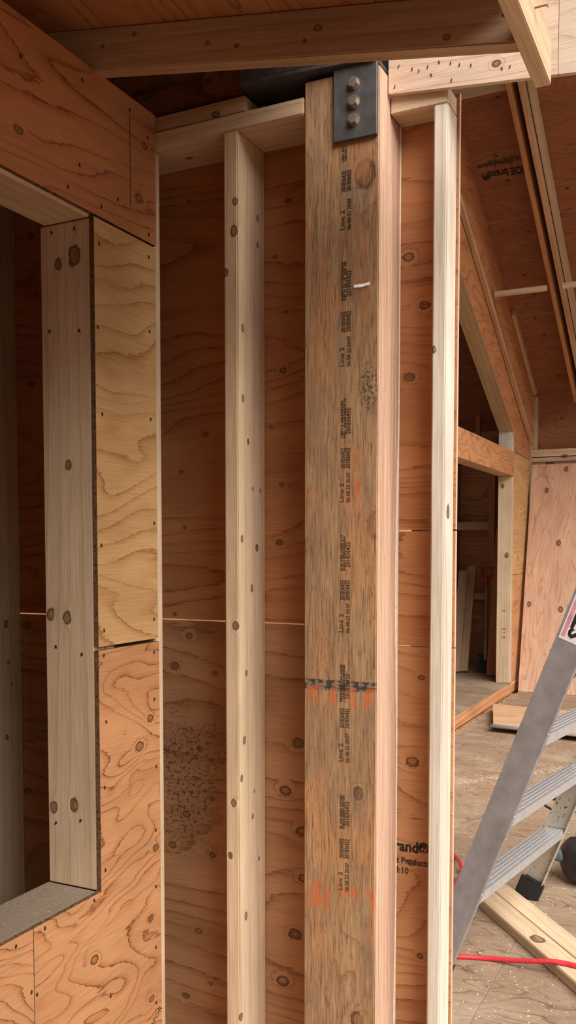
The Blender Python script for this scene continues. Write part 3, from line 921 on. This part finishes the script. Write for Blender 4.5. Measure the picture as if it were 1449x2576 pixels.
# main roof deck
ceil2 = empty('ceiling', (0, 8.0, 4.5), 'dark reddish plywood roof deck of the open room', 'roof deck', 'structure')
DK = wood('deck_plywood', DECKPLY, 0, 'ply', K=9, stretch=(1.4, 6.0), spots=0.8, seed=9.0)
down = Vector((0, 1, -0.53)).normalized()
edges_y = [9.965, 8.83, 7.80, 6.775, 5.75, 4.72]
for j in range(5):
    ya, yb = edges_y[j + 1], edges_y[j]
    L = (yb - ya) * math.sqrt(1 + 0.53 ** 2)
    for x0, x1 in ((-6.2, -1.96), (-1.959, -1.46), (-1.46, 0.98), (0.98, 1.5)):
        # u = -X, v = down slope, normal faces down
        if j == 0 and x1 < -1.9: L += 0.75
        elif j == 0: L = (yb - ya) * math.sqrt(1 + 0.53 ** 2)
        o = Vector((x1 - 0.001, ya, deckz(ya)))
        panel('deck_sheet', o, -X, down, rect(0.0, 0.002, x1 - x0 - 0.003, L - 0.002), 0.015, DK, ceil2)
rb = onY(1156, 246, 6.55).z
abox('ridge_beam', -1.92, -1.487, 6.55, 6.59, rb, rb + 0.09, wmat(GREYSPR, 2, 'stud'), 'X', 0.003, label='dull grey cross beam high under the deck beside the orange rafter', cat='beam', kind='thing')
for body_, size, px, py, bold in (('CANOE brand\u00ae', 0.098, 1210, 436, 0.004), ('Forest Products', 0.06, 1198, 416, 0.001), ('10-05-23 18:06', 0.06, 1226, 405, 0.001)):
    d = ray(px, py)
    tt = (3.10 + 9.86 * 0.53 - eye.z) / (d.z + d.y * 0.53)
    p = eye + d * tt
    p = p + Vector((0, -0.53, -1)).normalized() * 0.002
    link('lettering', text_mesh(body_, size, 'RIGHT', 0.70, bold), frame(p, -X, down), INK, [o for o in ceil2.children if -1.9 < WM[o.name].translation.x < -1.4 and abs(WM[o.name].translation.y - 6.775) < 0.01][0])

# ================================================================== FAR WALL
wall_far = empty('wall_far', (0, YFAR, 0), 'far plywood wall below the low end of the main roof', 'wall', 'structure')
panel('plywood_panel', Vector((-1.94, 9.90, 0)), X, Z, rect(0, 0, 2.0, 2.355), 0.012, wmat(PINKPLY, 1, 'ply', [(1383, 1166, .035, onY, 9.90)]), wall_far)
panel('plywood_panel', Vector((0.062, 9.90, 0)), X, Z, rect(0, 0, 3.2, 2.355), 0.012, wmat(PINKPLY, 1, 'ply'), wall_far)
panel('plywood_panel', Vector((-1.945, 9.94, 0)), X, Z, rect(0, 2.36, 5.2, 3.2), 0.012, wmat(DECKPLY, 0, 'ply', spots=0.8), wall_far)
for z0, z1, lab, c in ((2.357, 2.402, 'lowest pale plate on top of the far plywood wall', GREYSPR), (2.410, 2.447, 'middle pale plate on top of the far plywood wall', SPRUCE), (2.448, 2.486, 'topmost pale plate on top of the far plywood wall', SPRUCE)):
    abox('wall_plate', -1.94, 3.2, YFAR + (0.006 if z0 < 2.4 else 0), 9.93, z0, z1, wmat(c, 2, 'stud', [(1420, 1147, .02, onY, YFAR)]), 'X', 0.002, label=lab, cat='plate', kind='thing', group='plates on the far wall')
bl, tl = Vector((-1.905, 9.185, 0.003)), Vector((-1.932, 9.845, 2.325))
vv = (tl - bl)
kx = [(1375, 1234, .02), (1405, 1366, .022), (1331, 1520, .019), (1410, 1533, .022), (1424, 1180, .02), (1444, 1697, .02)]
ms = frame(bl, X, vv)
def leanmat(M):
    inv = M.inverted()
    n = M.to_3x3() @ Z
    ks = []
    for a, b, r in kx:
        d = ray(a, b)
        p = eye + d * ((M.translation - eye).dot(n) / d.dot(n))
        l = inv @ p
        ks.append((l.x, l.y, l.z, r))
    return wood('leaning_sheet_wood', PINKPLY, 1, 'ply', ks, 5.1, K=10, stretch=(1.0, 5.0))
LL = vv.length
link('plywood_sheet', prism_mesh([(0.0, 0), (1.22, 0), (1.22, LL), (-0.02, LL)], 0.012, 0.001), ms, [leanmat(ms), PLYEDGE],
     label='large pinkish plywood sheet leaning against the far wall', cat='plywood', kind='thing')

# ================================================================== ROOM BEHIND THE DOORWAY
room = empty('wall_end', (-4, 10.45, 0.1), 'dim plywood end wall inside the doorway room', 'wall', 'structure')
RP = dict(K=7, stretch=(0.8, 3.0), spots=0.9)
for z0, z1 in ((0.101, 1.30), (1.3, 2.6), (2.6, 3.4)):
    panel('plywood_panel', Vector((-6, 10.45, 0)), X, Z, rect(0, z0, 4.05, z1), 0.012, wmat(BROWNPLY, 0, 'ply', **RP), room)
panel('plywood_panel', Vector((-6, 5.0, 0)), Y, Z, rect(0, 0.1, 5.4, 3.2), 0.012, wmat(BROWNPLY, 0, 'ply'), room)
panel('plywood_panel', Vector((-1.98, 9.10, 0)), -Y + Vector((0, 2, 0)), Z, rect(0, 0.1, 1.34, 3.4), 0.012, wmat(BROWNPLY, 0, 'ply'), room)
panel('plywood_panel', Vector((-1.965, 4.9, 0)), -X, Z, rect(0, 0, 4.1, 5.6), 0.012, wmat(BROWNPLY, 0, 'ply'), room)  # unseen panel added to stop light leaking into room and loft
for a, b, lab in ((-2.935, -2.862, 'dim stud by the leaning boards in the doorway room'), (-2.492, -2.425, 'dim stud behind the shovel in the doorway room'), (-3.40, -3.34, 'dim stud deep in the doorway room')):
    abox('room_stud', a, b, 10.30, 10.449, 0.101, 2.6, wmat(BROWNPLY, 2, 'stud'), 'Z', 0.003, label=lab, cat='stud', kind='thing')
for z0, z1, lab in ((1.655, 1.75, 'upper dim blocking between the room studs'), (0.858, 0.935, 'lower dim blocking between the room studs')):
    abox('wall_blocking', -2.861, -2.493, 10.31, 10.449, z0, z1, wmat(TAN, 2, 'stud'), 'X', 0.003, label=lab, cat='blocking', kind='thing')
pa, pb_ = onY(1130, 895, 10.2), onY(1203, 1033, 10.2)
lumber('loft_brace', pa, pb_, Y, 0.06, 0.05, DARKL, 0.002, label='dark sloping brace in the loft gap above the doorway', cat='brace', kind='thing')
pc = onY(1203, 1150, 10.2)
lumber('loft_post', pc, pb_ + Vector((0, 0.0, -0.03)), Y, 0.05, 0.05, DARKL, 0.002, label='dark short post under the loft brace above the doorway', cat='post', kind='thing')
o_ = [o for o in room.children][2]
link('lettering', text_mesh('WVNI', 0.16, 'LEFT', 0.6), frame(onY(1148, 1020, 10.44), Vector((0.45, 0, -0.9)), Vector((0.9, 0, 0.45))), plain('pale_chalk', (0.4, 0.33, 0.28), 0.9), o_)


def lean(name, bpx, bY, tpx, tY, wx, th, mat, label, cat='board'):
    b = onZ(*bpx, 0.1)
    b = onY(*bpx, bY)
    b.z = 0.103 + 0.01
    t_ = onY(*tpx, tY)
    return lumber(name, b, t_, X, wx, th, mat, 0.002, label=label, cat=cat, kind='thing')


lean('leaning_board', (1166, 1688), 9.62, (1188, 1424), 10.22, 0.09, 0.03, wmat(TAN, 2, 'stud'), 'tan ragged board leaning inside the doorway, nearer the shovel')
lean('leaning_board', (1146, 1690), 9.55, (1166, 1436), 10.12, 0.10, 0.025, wmat(((0.5, 0.33, 0.22), (0.45, 0.28, 0.17), (0.3, 0.17, 0.09)), 2, 'stud', [(1152, 1452, .02, onY, 10.1)]), 'pinkish board leaning inside the doorway at the bright stud')
lean('plywood_strip', (1238, 1704), 9.42, (1262, 1330), 9.95, 0.12, 0.02, wmat(REDPLY, 2, 'ply'), 'reddish plywood strip leaning behind the doorway stud')

# shovel
sb = onZ(1222, 1692, 0.103)
stp = onY(1226, 1432, 10.12)
sv = empty('shovel', sb, 'red handled shovel leaning in the corner of the doorway room', 'shovel', 'thing')
ax = (stp - sb)
LS = ax.length
Ms = frame(sb, X, -Y) if False else frame(sb, (X - ax.normalized() * X.dot(ax.normalized())), ax.normalized())
RED = plain('red_plastic', (0.42, 0.03, 0.035), 0.4)
BLK = plain('black_plastic', (0.018, 0.018, 0.02), 0.45)
GRAYM = plain('worn_metal', (0.36, 0.34, 0.33), 0.45, 0.6)
WSH = plain('worn_wood_shaft', (0.33, 0.22, 0.17), 0.6, 0, 0.3, 0.2, 60)
bm = bmesh.new()
prof = [(-0.085, 0.0), (-0.10, 0.03), (-0.085, 0.17), (-0.05, 0.21), (0.05, 0.21), (0.085, 0.17), (0.10, 0.03), (0.085, 0.0)]
fr_ = [bm.verts.new((x, y, 0.02 - 0.25 * (0.1 - abs(x)) * 0.6)) for x, y in prof]
bk_ = [bm.verts.new((x, y, 0.012 - 0.25 * (0.1 - abs(x)) * 0.6)) for x, y in prof]
n_ = len(prof)
bm.faces.new(fr_)
bm.faces.new(bk_[::-1])
for i in range(n_): bm.faces.new((fr_[i], bk_[i], bk_[(i + 1) % n_], fr_[(i + 1) % n_]))
link('blade', bm_done(bm, 'blade'), Ms, BLK, sv, label='black shovel blade')
link('socket', tube_mesh([(0, 0.13, 0.012), (0, 0.22, 0.014), (0, 0.38, 0.014)], 0.02, 12), Ms, GRAYM, sv, label='grey metal socket')
link('shaft', tube_mesh([(0, 0.36, 0.014), (0, 0.7, 0.014), (0, LS - 0.16, 0.014)], 0.0165, 12), Ms, WSH, sv)
link('grip_stem', tube_mesh([(0, LS - 0.22, 0.014), (0, LS - 0.15, 0.014), (0, LS - 0.10, 0.014)], 0.022, 12), Ms, RED, sv)
gt = LS
link('grip', tube_mesh([(0, gt - 0.125, 0.014), (-0.03, gt - 0.11, 0.014), (-0.058, gt - 0.06, 0.014), (-0.062, gt - 0.01, 0.014), (-0.05, gt, 0.014), (0, gt + 0.003, 0.014), (0.05, gt, 0.014), (0.062, gt - 0.01, 0.014), (0.058, gt - 0.06, 0.014), (0.03, gt - 0.11, 0.014)], 0.0135, 10, 6, closed=True), Ms, RED, sv, label='red D shaped grip')

# ================================================================== LADDER
ALU = plain('worn_aluminium', (0.36, 0.335, 0.33), 0.5, 0.3, 0.5, 0.12, 14)
ALUB = plain('bright_aluminium', (0.62, 0.63, 0.65), 0.35, 0.65, 0.5, 0.06, 40)


def specked():
    t = NT('paint_flecked_aluminium')
    co = t.objco()
    n = t.noise(co, 70.0, 2, 0.6)
    r_ = t.noise(co, 6.0, 2, 0.5)
    c = t.mix(t.math('MULTIPLY', t.mr(n, 0.60, 0.64), t.mr(r_, 0.45, 0.58)), (0.50, 0.44, 0.36), (0.03, 0.025, 0.02))
    return t.out(c, 0.5, 0.4, 0.25)


ALUS = specked()
lb, la = math.radians(9), math.radians(21)
T = Vector((math.sin(lb), math.cos(lb), 0))
V = Vector((math.cos(lb) * math.sin(la), -math.sin(lb) * math.sin(la), math.cos(la)))
N = Vector((math.cos(lb) * math.cos(la), -math.sin(lb) * math.cos(la), -math.sin(la)))
H = Vector((math.cos(lb), -math.sin(lb), 0))
P3 = Vector((-0.711, 2.824, 0.28))
Wd = 0.88
lad = empty('step_ladder', (P3.x - 0.1, P3.y, 0), 'grey aluminium ladder with ribbed treads standing in the open room', 'ladder', 'thing')


def channel(width, depth, t, L, open_dir):
    """C section: web in local X, flanges along local Y*open_dir, length local Z from 0"""
    s = open_dir
    pts = [(-width / 2, 0), (width / 2, 0), (width / 2, s * depth), (width / 2 - t, s * depth), (width / 2 - t, s * t), (-width / 2 + t, s * t), (-width / 2 + t, s * depth), (-width / 2, s * depth)]
    bm = bmesh.new()
    a = [bm.verts.new((x, y, 0)) for x, y in pts]
    b = [bm.verts.new((x, y, L)) for x, y in pts]
    n = len(pts)
    for i in range(n): bm.faces.new((a[i], a[(i + 1) % n], b[(i + 1) % n], b[i]))
    bm.faces.new(a[::-1])
    bm.faces.new(b)
    bmesh.ops.triangulate(bm, faces=[f for f in bm.faces if len(f.verts) > 4])
    return bm_done(bm, 'rail')


k0 = P3.z / V.z
footn = P3 - V * k0 - N * 0.042
footf = footn + T * Wd
RL = 2.35
Mn = frame(footn + V * 0.035, N, T)       # local x=N, y=T, z=N x T
assert (N.cross(T) - V).length < 0.05 or (N.cross(T) + V).length < 0.05
def rail_frame(o):
    mm = Matrix.Identity(4)
    for i, a_ in enumerate((N, T, V)):
        for j in range(3): mm[j][i] = a_[j]
    mm.translation = o
    return mm
link('rail', channel(0.088, 0.026, 0.003, RL, 1), rail_frame(footn + V * 0.03 - T * 0.003), ALU, lad, label='dull grey outer rail')
link('rail', channel(0.082, 0.026, 0.003, RL, -1), rail_frame(footf + V * 0.03 + T * 0.003), ALUS, lad, label='beige rail flecked with dark paint')
for nm, o_, sg in (('foot', footn, 1), ('foot', footf, -1)):
    me = box_mesh(0.098, 0.034, 0.085, 0.006)
    link('rubber_foot', me, rail_frame(o_ + V * 0.03 + T * 0.012 * sg), BLK, lad, label='black rubber foot')


def tread_mesh(L):
    """ribbed tread: local x across (0 at outer edge, negative inwards), y along, z up"""
    pr = [(0.0, -0.030), (0.0, 0.0)]
    x = 0.0
    for i in range(5):
        pr += [(x - 0.004, 0.0), (x - 0.0048, -0.0018), (x - 0.0155, -0.0018), (x - 0.0163, 0.0)]
        x -= 0.0163
    pr += [(x - 0.003, 0.0), (x - 0.003, -0.030), (x, -0.030), (x, -0.005), (-0.003, -0.005), (-0.003, -0.030)]
    bm = bmesh.new()
    a = [bm.verts.new((px, 0, pz)) for px, pz in pr]
    b = [bm.verts.new((px, L, pz)) for px, pz in pr]
    n = len(pr)
    for i in range(n): bm.faces.new((a[i], a[(i + 1) % n], b[(i + 1) % n], b[i]))
    bmesh.ops.triangulate(bm, faces=[bm.faces.new(a[::-1]), bm.faces.new(b)])
    return bm_done(bm, 'tread')


TM = tread_mesh(Wd - 0.004)
TM.materials.append(ALUB)
for i in range(7):
    p = P3 + V * (0.29 * i) + Vector((0, 0, 0.03)) + T * 0.002
    mm = Matrix.Identity(4)
    for k_, a_ in enumerate((H, T, Z)):
        for j in range(3): mm[j][k_] = a_[j]
    mm.translation = p
    link('tread', TM, mm, None, lad, label='bright ribbed tread')
    for sgn in (1,):
        q = P3 + V * (0.29 * i + 0.045) + N * 0.001 + T * 0.006
        link('rivet', lathe_mesh([(0.0045, 0.0), (0.004, 0.002), (0.002, 0.003)], 10), frame(q, T, V), ALUB, lad)
# sticker
sM = rail_frame(footn + V * 0.03 - T * 0.0036)
def stick(x0, x1, z0, z1, mat, d=0.0):
    bm = bmesh.new()
    vs = [bm.verts.new((x_, y_ - d, z_)) for y_ in (0.0004, -0.0002) for x_, z_ in ((x0, z0), (x1, z0), (x1, z1), (x0, z1))]
    bm.faces.new(vs[4:])
    bm.faces.new(vs[3::-1])
    for s in range(4): bm.faces.new((vs[s], vs[(s + 1) % 4], vs[4 + (s + 1) % 4], vs[4 + s]))
    return bm_done(bm, 'sticker')
d = ray(1425, 1612)
zz = (eye + d * ((sM.translation - eye).dot(T) / d.dot(T)) - sM.translation).dot(V)
WHT = plain('white_sticker', (0.85, 0.83, 0.84), 0.5)
PNK = plain('pink_sticker', (0.72, 0.30, 0.33), 0.5)
stk = link('sticker', stick(-0.036, 0.040, zz, zz + 0.30, WHT), sM, WHT, lad, label='white and pink ladder sticker')
link('sticker_stripe', stick(-0.031, -0.019, zz + 0.01, zz + 0.29, PNK, 0.0005), sM, PNK, stk)
link('lettering', text_mesh('STURDY', 0.068, 'LEFT', 1.0, 0.0022), sM @ Matrix.Translation((0.034, -0.0009, zz + 0.012)) @ frame((0, 0, 0), Z, -X), INK, stk)

# ================================================================== THINGS ON THE FLOOR
A, B = onZ(1214.6, 2266.7, 0.038), onZ(1449, 2472, 0.038)
dl = (B - A).normalized()
nl_ = Vector((-dl.y, dl.x, 0))
if nl_.y < 0: nl_ = -nl_
for i, (lab, st_, kns) in enumerate((('front pale board with a knot, one of two lying on the floor', -0.30, [(1352, 2362, .022)]), ('rear pale board of the two lying on the floor', -0.42, []))):
    c0 = A + nl_ * (0.0445 + i * 0.0905) + Vector((0, 0, -0.019))
    lumber('floor_board', c0 + dl * st_, c0 + dl * 1.4, nl_, 0.089, 0.038, wmat(SPRUCE, 2, 'stud', [(a, b, r, onZ, 0.038) for a, b, r in kns]), 0.003, label=lab, cat='board', kind='thing', group='loose boards on the floor')
HOSE = plain('red_hose_rubber', (0.62, 0.035, 0.05), 0.4, 0, 0.4, 0.06, 60)
hz_ = 0.0085
pts = [onZ(1090, 2400, hz_), onZ(1137, 2405, hz_), onZ(1220, 2410, hz_), onZ(1290, 2416, 0.02), onZ(1345, 2418, 0.036), onZ(1385, 2418, 0.047), onZ(1425, 2424, 0.047), onZ(1449, 2430, 0.047), onZ(1500, 2440, 0.047)]
c = pts[0].copy(); c.z = 0
me = tube_mesh([p - c for p in pts], 0.0085, 12)
link('air_hose', me, Matrix.Translation(c), HOSE, label='straight run of red hose crossing the loose boards', cat='hose', kind='thing')
pts = [onZ(1095, 2150, hz_), onZ(1125, 2146, hz_), onZ(1143, 2152, hz_), onZ(1157, 2170, 0.047), onZ(1161, 2190, 0.047), onZ(1152, 2215, 0.046), onZ(1137, 2235, hz_ + 0.02), onZ(1110, 2262, hz_)]
c = pts[0].copy(); c.z = 0
link('air_hose', tube_mesh([p - c for p in pts], 0.0085, 12), Matrix.Translation(c), HOSE, label='curved loop of red hose peeking past the slim stud', cat='hose', kind='thing')

# offcut sheet with metal strip
q = [onZ(1240, 1770, 0.07), onZ(1237, 1829, 0.045), onZ(1449, 1852, 0.045)]
dv = (q[2] - q[1]).normalized()
qr = q[1] + dv * 2.2
Mo = frame(q[1], dv, q[0] - q[1])
inv = Mo.inverted()
l0 = inv @ q[0]
link('plywood_offcut', prism_mesh([(0, 0.03), (2.2, 0.03), (2.2, l0.y), (l0.x, l0.y)], 0.012, 0.001), Mo, [wood('offcut_wood', ((0.66, 0.42, 0.26), (0.58, 0.34, 0.19), (0.36, 0.17, 0.08)), 0, 'ply', K=8), PLYEDGE], label='orange plywood sheet lying flat on the floor with a metal edge', cat='plywood', kind='thing')
oc = [o for o in COL.objects if o.name == 'plywood_offcut'][0]
link('metal_edge', tube_mesh([(-0.02, 0.03, 0), (1.0, 0.03, 0), (2.2, 0.03, 0)], 0.03, 6, 2), Mo @ Matrix.Diagonal((1, 1.6, 0.32, 1)), ALUB, oc, label='folded grey metal edging')
for xx in (0.35, 1.5):
    link('support_block', box_mesh(0.04, 0.5, 0.034, 0.002), Mo @ Matrix.Translation((xx, 0.5, -0.030)), GSP, oc)

# black tool
tp = onZ(1478, 2222, 0.0)
tool = empty('air_tool', tp, 'black ribbed tool with a blue grey fitting on the floor at the picture edge', 'tool', 'thing')
td = Vector((0.75, 0.66, 0)).normalized()
Mt = frame(tp + Vector((0, 0, 0.105)), Vector((td.y, -td.x, 0)), Z)
BODY = plain('black_tool_shell', (0.02, 0.02, 0.022), 0.4, 0, 0.5, 0.1, 40)
link('body', lathe_mesh([(0.06, -0.16), (0.085, -0.15), (0.098, -0.12), (0.098, -0.03), (0.103, -0.025), (0.103, 0.0), (0.098, 0.005), (0.098, 0.06), (0.08, 0.09), (0.05, 0.10)], 28), Mt, BODY, tool)
for k_ in range(5):
    zc = -0.11 + k_ * 0.03
    link('rib', tube_mesh([(0.1 * math.cos(a_), 0.1 * math.sin(a_), zc) for a_ in [2 * math.pi * s / 12 for s in range(12)]], 0.0035, 6, 3, closed=True), Mt, BODY, tool)
link('top_cap', lathe_mesh([(0.03, 0.09), (0.035, 0.12), (0.03, 0.14), (0.015, 0.145)], 20), frame(tp + Vector((0.02, 0.03, 0.06)), X, Y), BODY, tool)
BLU = plain('blue_grey_metal', (0.22, 0.32, 0.38), 0.4, 0.4)
fp = onZ(1400, 2155, 0.0)
Dv = ray(1425, 2153).normalized()
fc = eye + Dv * ((tp + Vector((0, 0, 0.105)) - eye).dot(Dv))
Mf = frame(fc, Vector((0, 1, 0.1)), Vector((0, 0, 1))) @ Matrix.Rotation(math.pi, 4, 'Y')
link('fitting', lathe_mesh([(0.018, -0.04), (0.018, 0.0), (0.029, 0.004), (0.029, 0.032), (0.026, 0.034), (0.027, 0.036), (0.027, 0.048), (0.012, 0.05), (0.012, 0.056)], 22), Mf, BLU, tool, label='blue grey round fitting')

# cable with black plug
pts = [onZ(1455, 2043, 0.005), onZ(1430, 2042, 0.005), onZ(1400, 2040, 0.005), onZ(1378, 2030, 0.005), onZ(1366, 2018, 0.005), onZ(1372, 2008, 0.005), onZ(1388, 2003, 0.006)]
c = pts[0].copy(); c.z = 0
cb = empty('power_cord', c, 'thin black cord with a plug on the floor behind the ladder', 'cord', 'thing')
link('cord', tube_mesh(pts, 0.005, 8), Matrix.Identity(4), BLK, cb)
pl_ = onZ(1394, 2004, 0.018)
link('plug', box_mesh(0.035, 0.032, 0.07, 0.006), frame(pl_, Vector((0.3, 0.9, 0)), Z), BLK, cb)

# ================================================================== unseen walls added to hold daylight back
ws = empty('wall_outer', (-4.0, 1, 0), 'unseen outer wall added to keep light out of the dim room behind the window opening', 'wall', 'structure')  # unseen, added so no daylight enters from the far side
panel('plywood_panel', Vector((-3.2, -0.6, 0)), Y, Z, rect(0, 0, 2.64, 2.8), 0.012, wmat(BROWNPLY, 0, 'ply'), ws)
wr = empty('wall_rear', (-2.4, -0.6, 0), 'unseen rear wall added to keep light out of the dim room behind the window opening', 'wall', 'structure')  # unseen, added to close the room's open end against daylight
panel('plywood_panel', Vector((-1.45, -0.6, 0)), -X, Z, rect(0, 0, 1.75, 2.6), 0.012, wmat(BROWNPLY, 0, 'ply'), wr)

wp = empty('shade_wall', (-0.6, -1.2, 0), 'unseen plywood wall added behind the viewer to shade the front faces', 'wall', 'structure')  # out of view, added to block sky light from the front faces
panel('plywood_panel', Vector((1.5, -1.2, 0)), -X, Z, rect(0, 0, 4.6, 3.6), 0.012, wmat(BROWNPLY, 0, 'ply'), wp)

# ================================================================== sawdust and chips (nobody could count it)
def flakes(name, gen, n, size, mat, label):
    bm = bmesh.new()
    for _ in range(n):
        p = gen()
        s = size * random.uniform(0.4, 1.5)
        a = random.uniform(0, 6.28)
        d1 = Vector((math.cos(a), math.sin(a), 0)) * s
        d2 = Vector((-math.sin(a), math.cos(a), 0)) * s * random.uniform(0.25, 0.6)
        v = [bm.verts.new(p + q_) for q_ in (d1, -d1 * 0.6 + d2, -d1 * 0.7 - d2, Vector((0, 0, s * 0.4)))]
        for f in ((0, 2, 1), (0, 1, 3), (1, 2, 3), (2, 0, 3)): bm.faces.new([v[i] for i in f])
    return link(name, bm_done(bm, name), Matrix.Identity(4), mat, label=label, cat='sawdust', kind='stuff')


SD = plain('pale_sawdust', (0.75, 0.62, 0.47), 0.9, 0, 0.1, 0.15, 300)
def gf():
    q_ = random.random()
    if q_ < 0.25:
        k_ = random.random()
        return Vector((-1.62 + k_ * 0.9 + random.gauss(0, 0.03), 5.2 + k_ * 1.15 + random.gauss(0, 0.03), 0.0002))
    if q_ < 0.38: return Vector((-1.93 + abs(random.gauss(0, 0.03)), random.uniform(6.2, 9.0), 0.0002))
    yy = random.uniform(2.5, 6.2)
    return Vector((random.uniform(-1.6, 0.2), yy, 0.0002))
flakes('sawdust', gf, 5200, 0.0036, SD, 'pale sawdust specks and wood chips scattered on the open room floor')
def gs_():
    return Vector((random.uniform(-1.436, -1.30), 1.65 - abs(random.gauss(0, 0.16)), 0.6357))
flakes('sawdust', gs_, 900, 0.0013, plain('dull_sawdust', (0.42, 0.33, 0.25), 0.9), 'fine grey sawdust on the window sill')
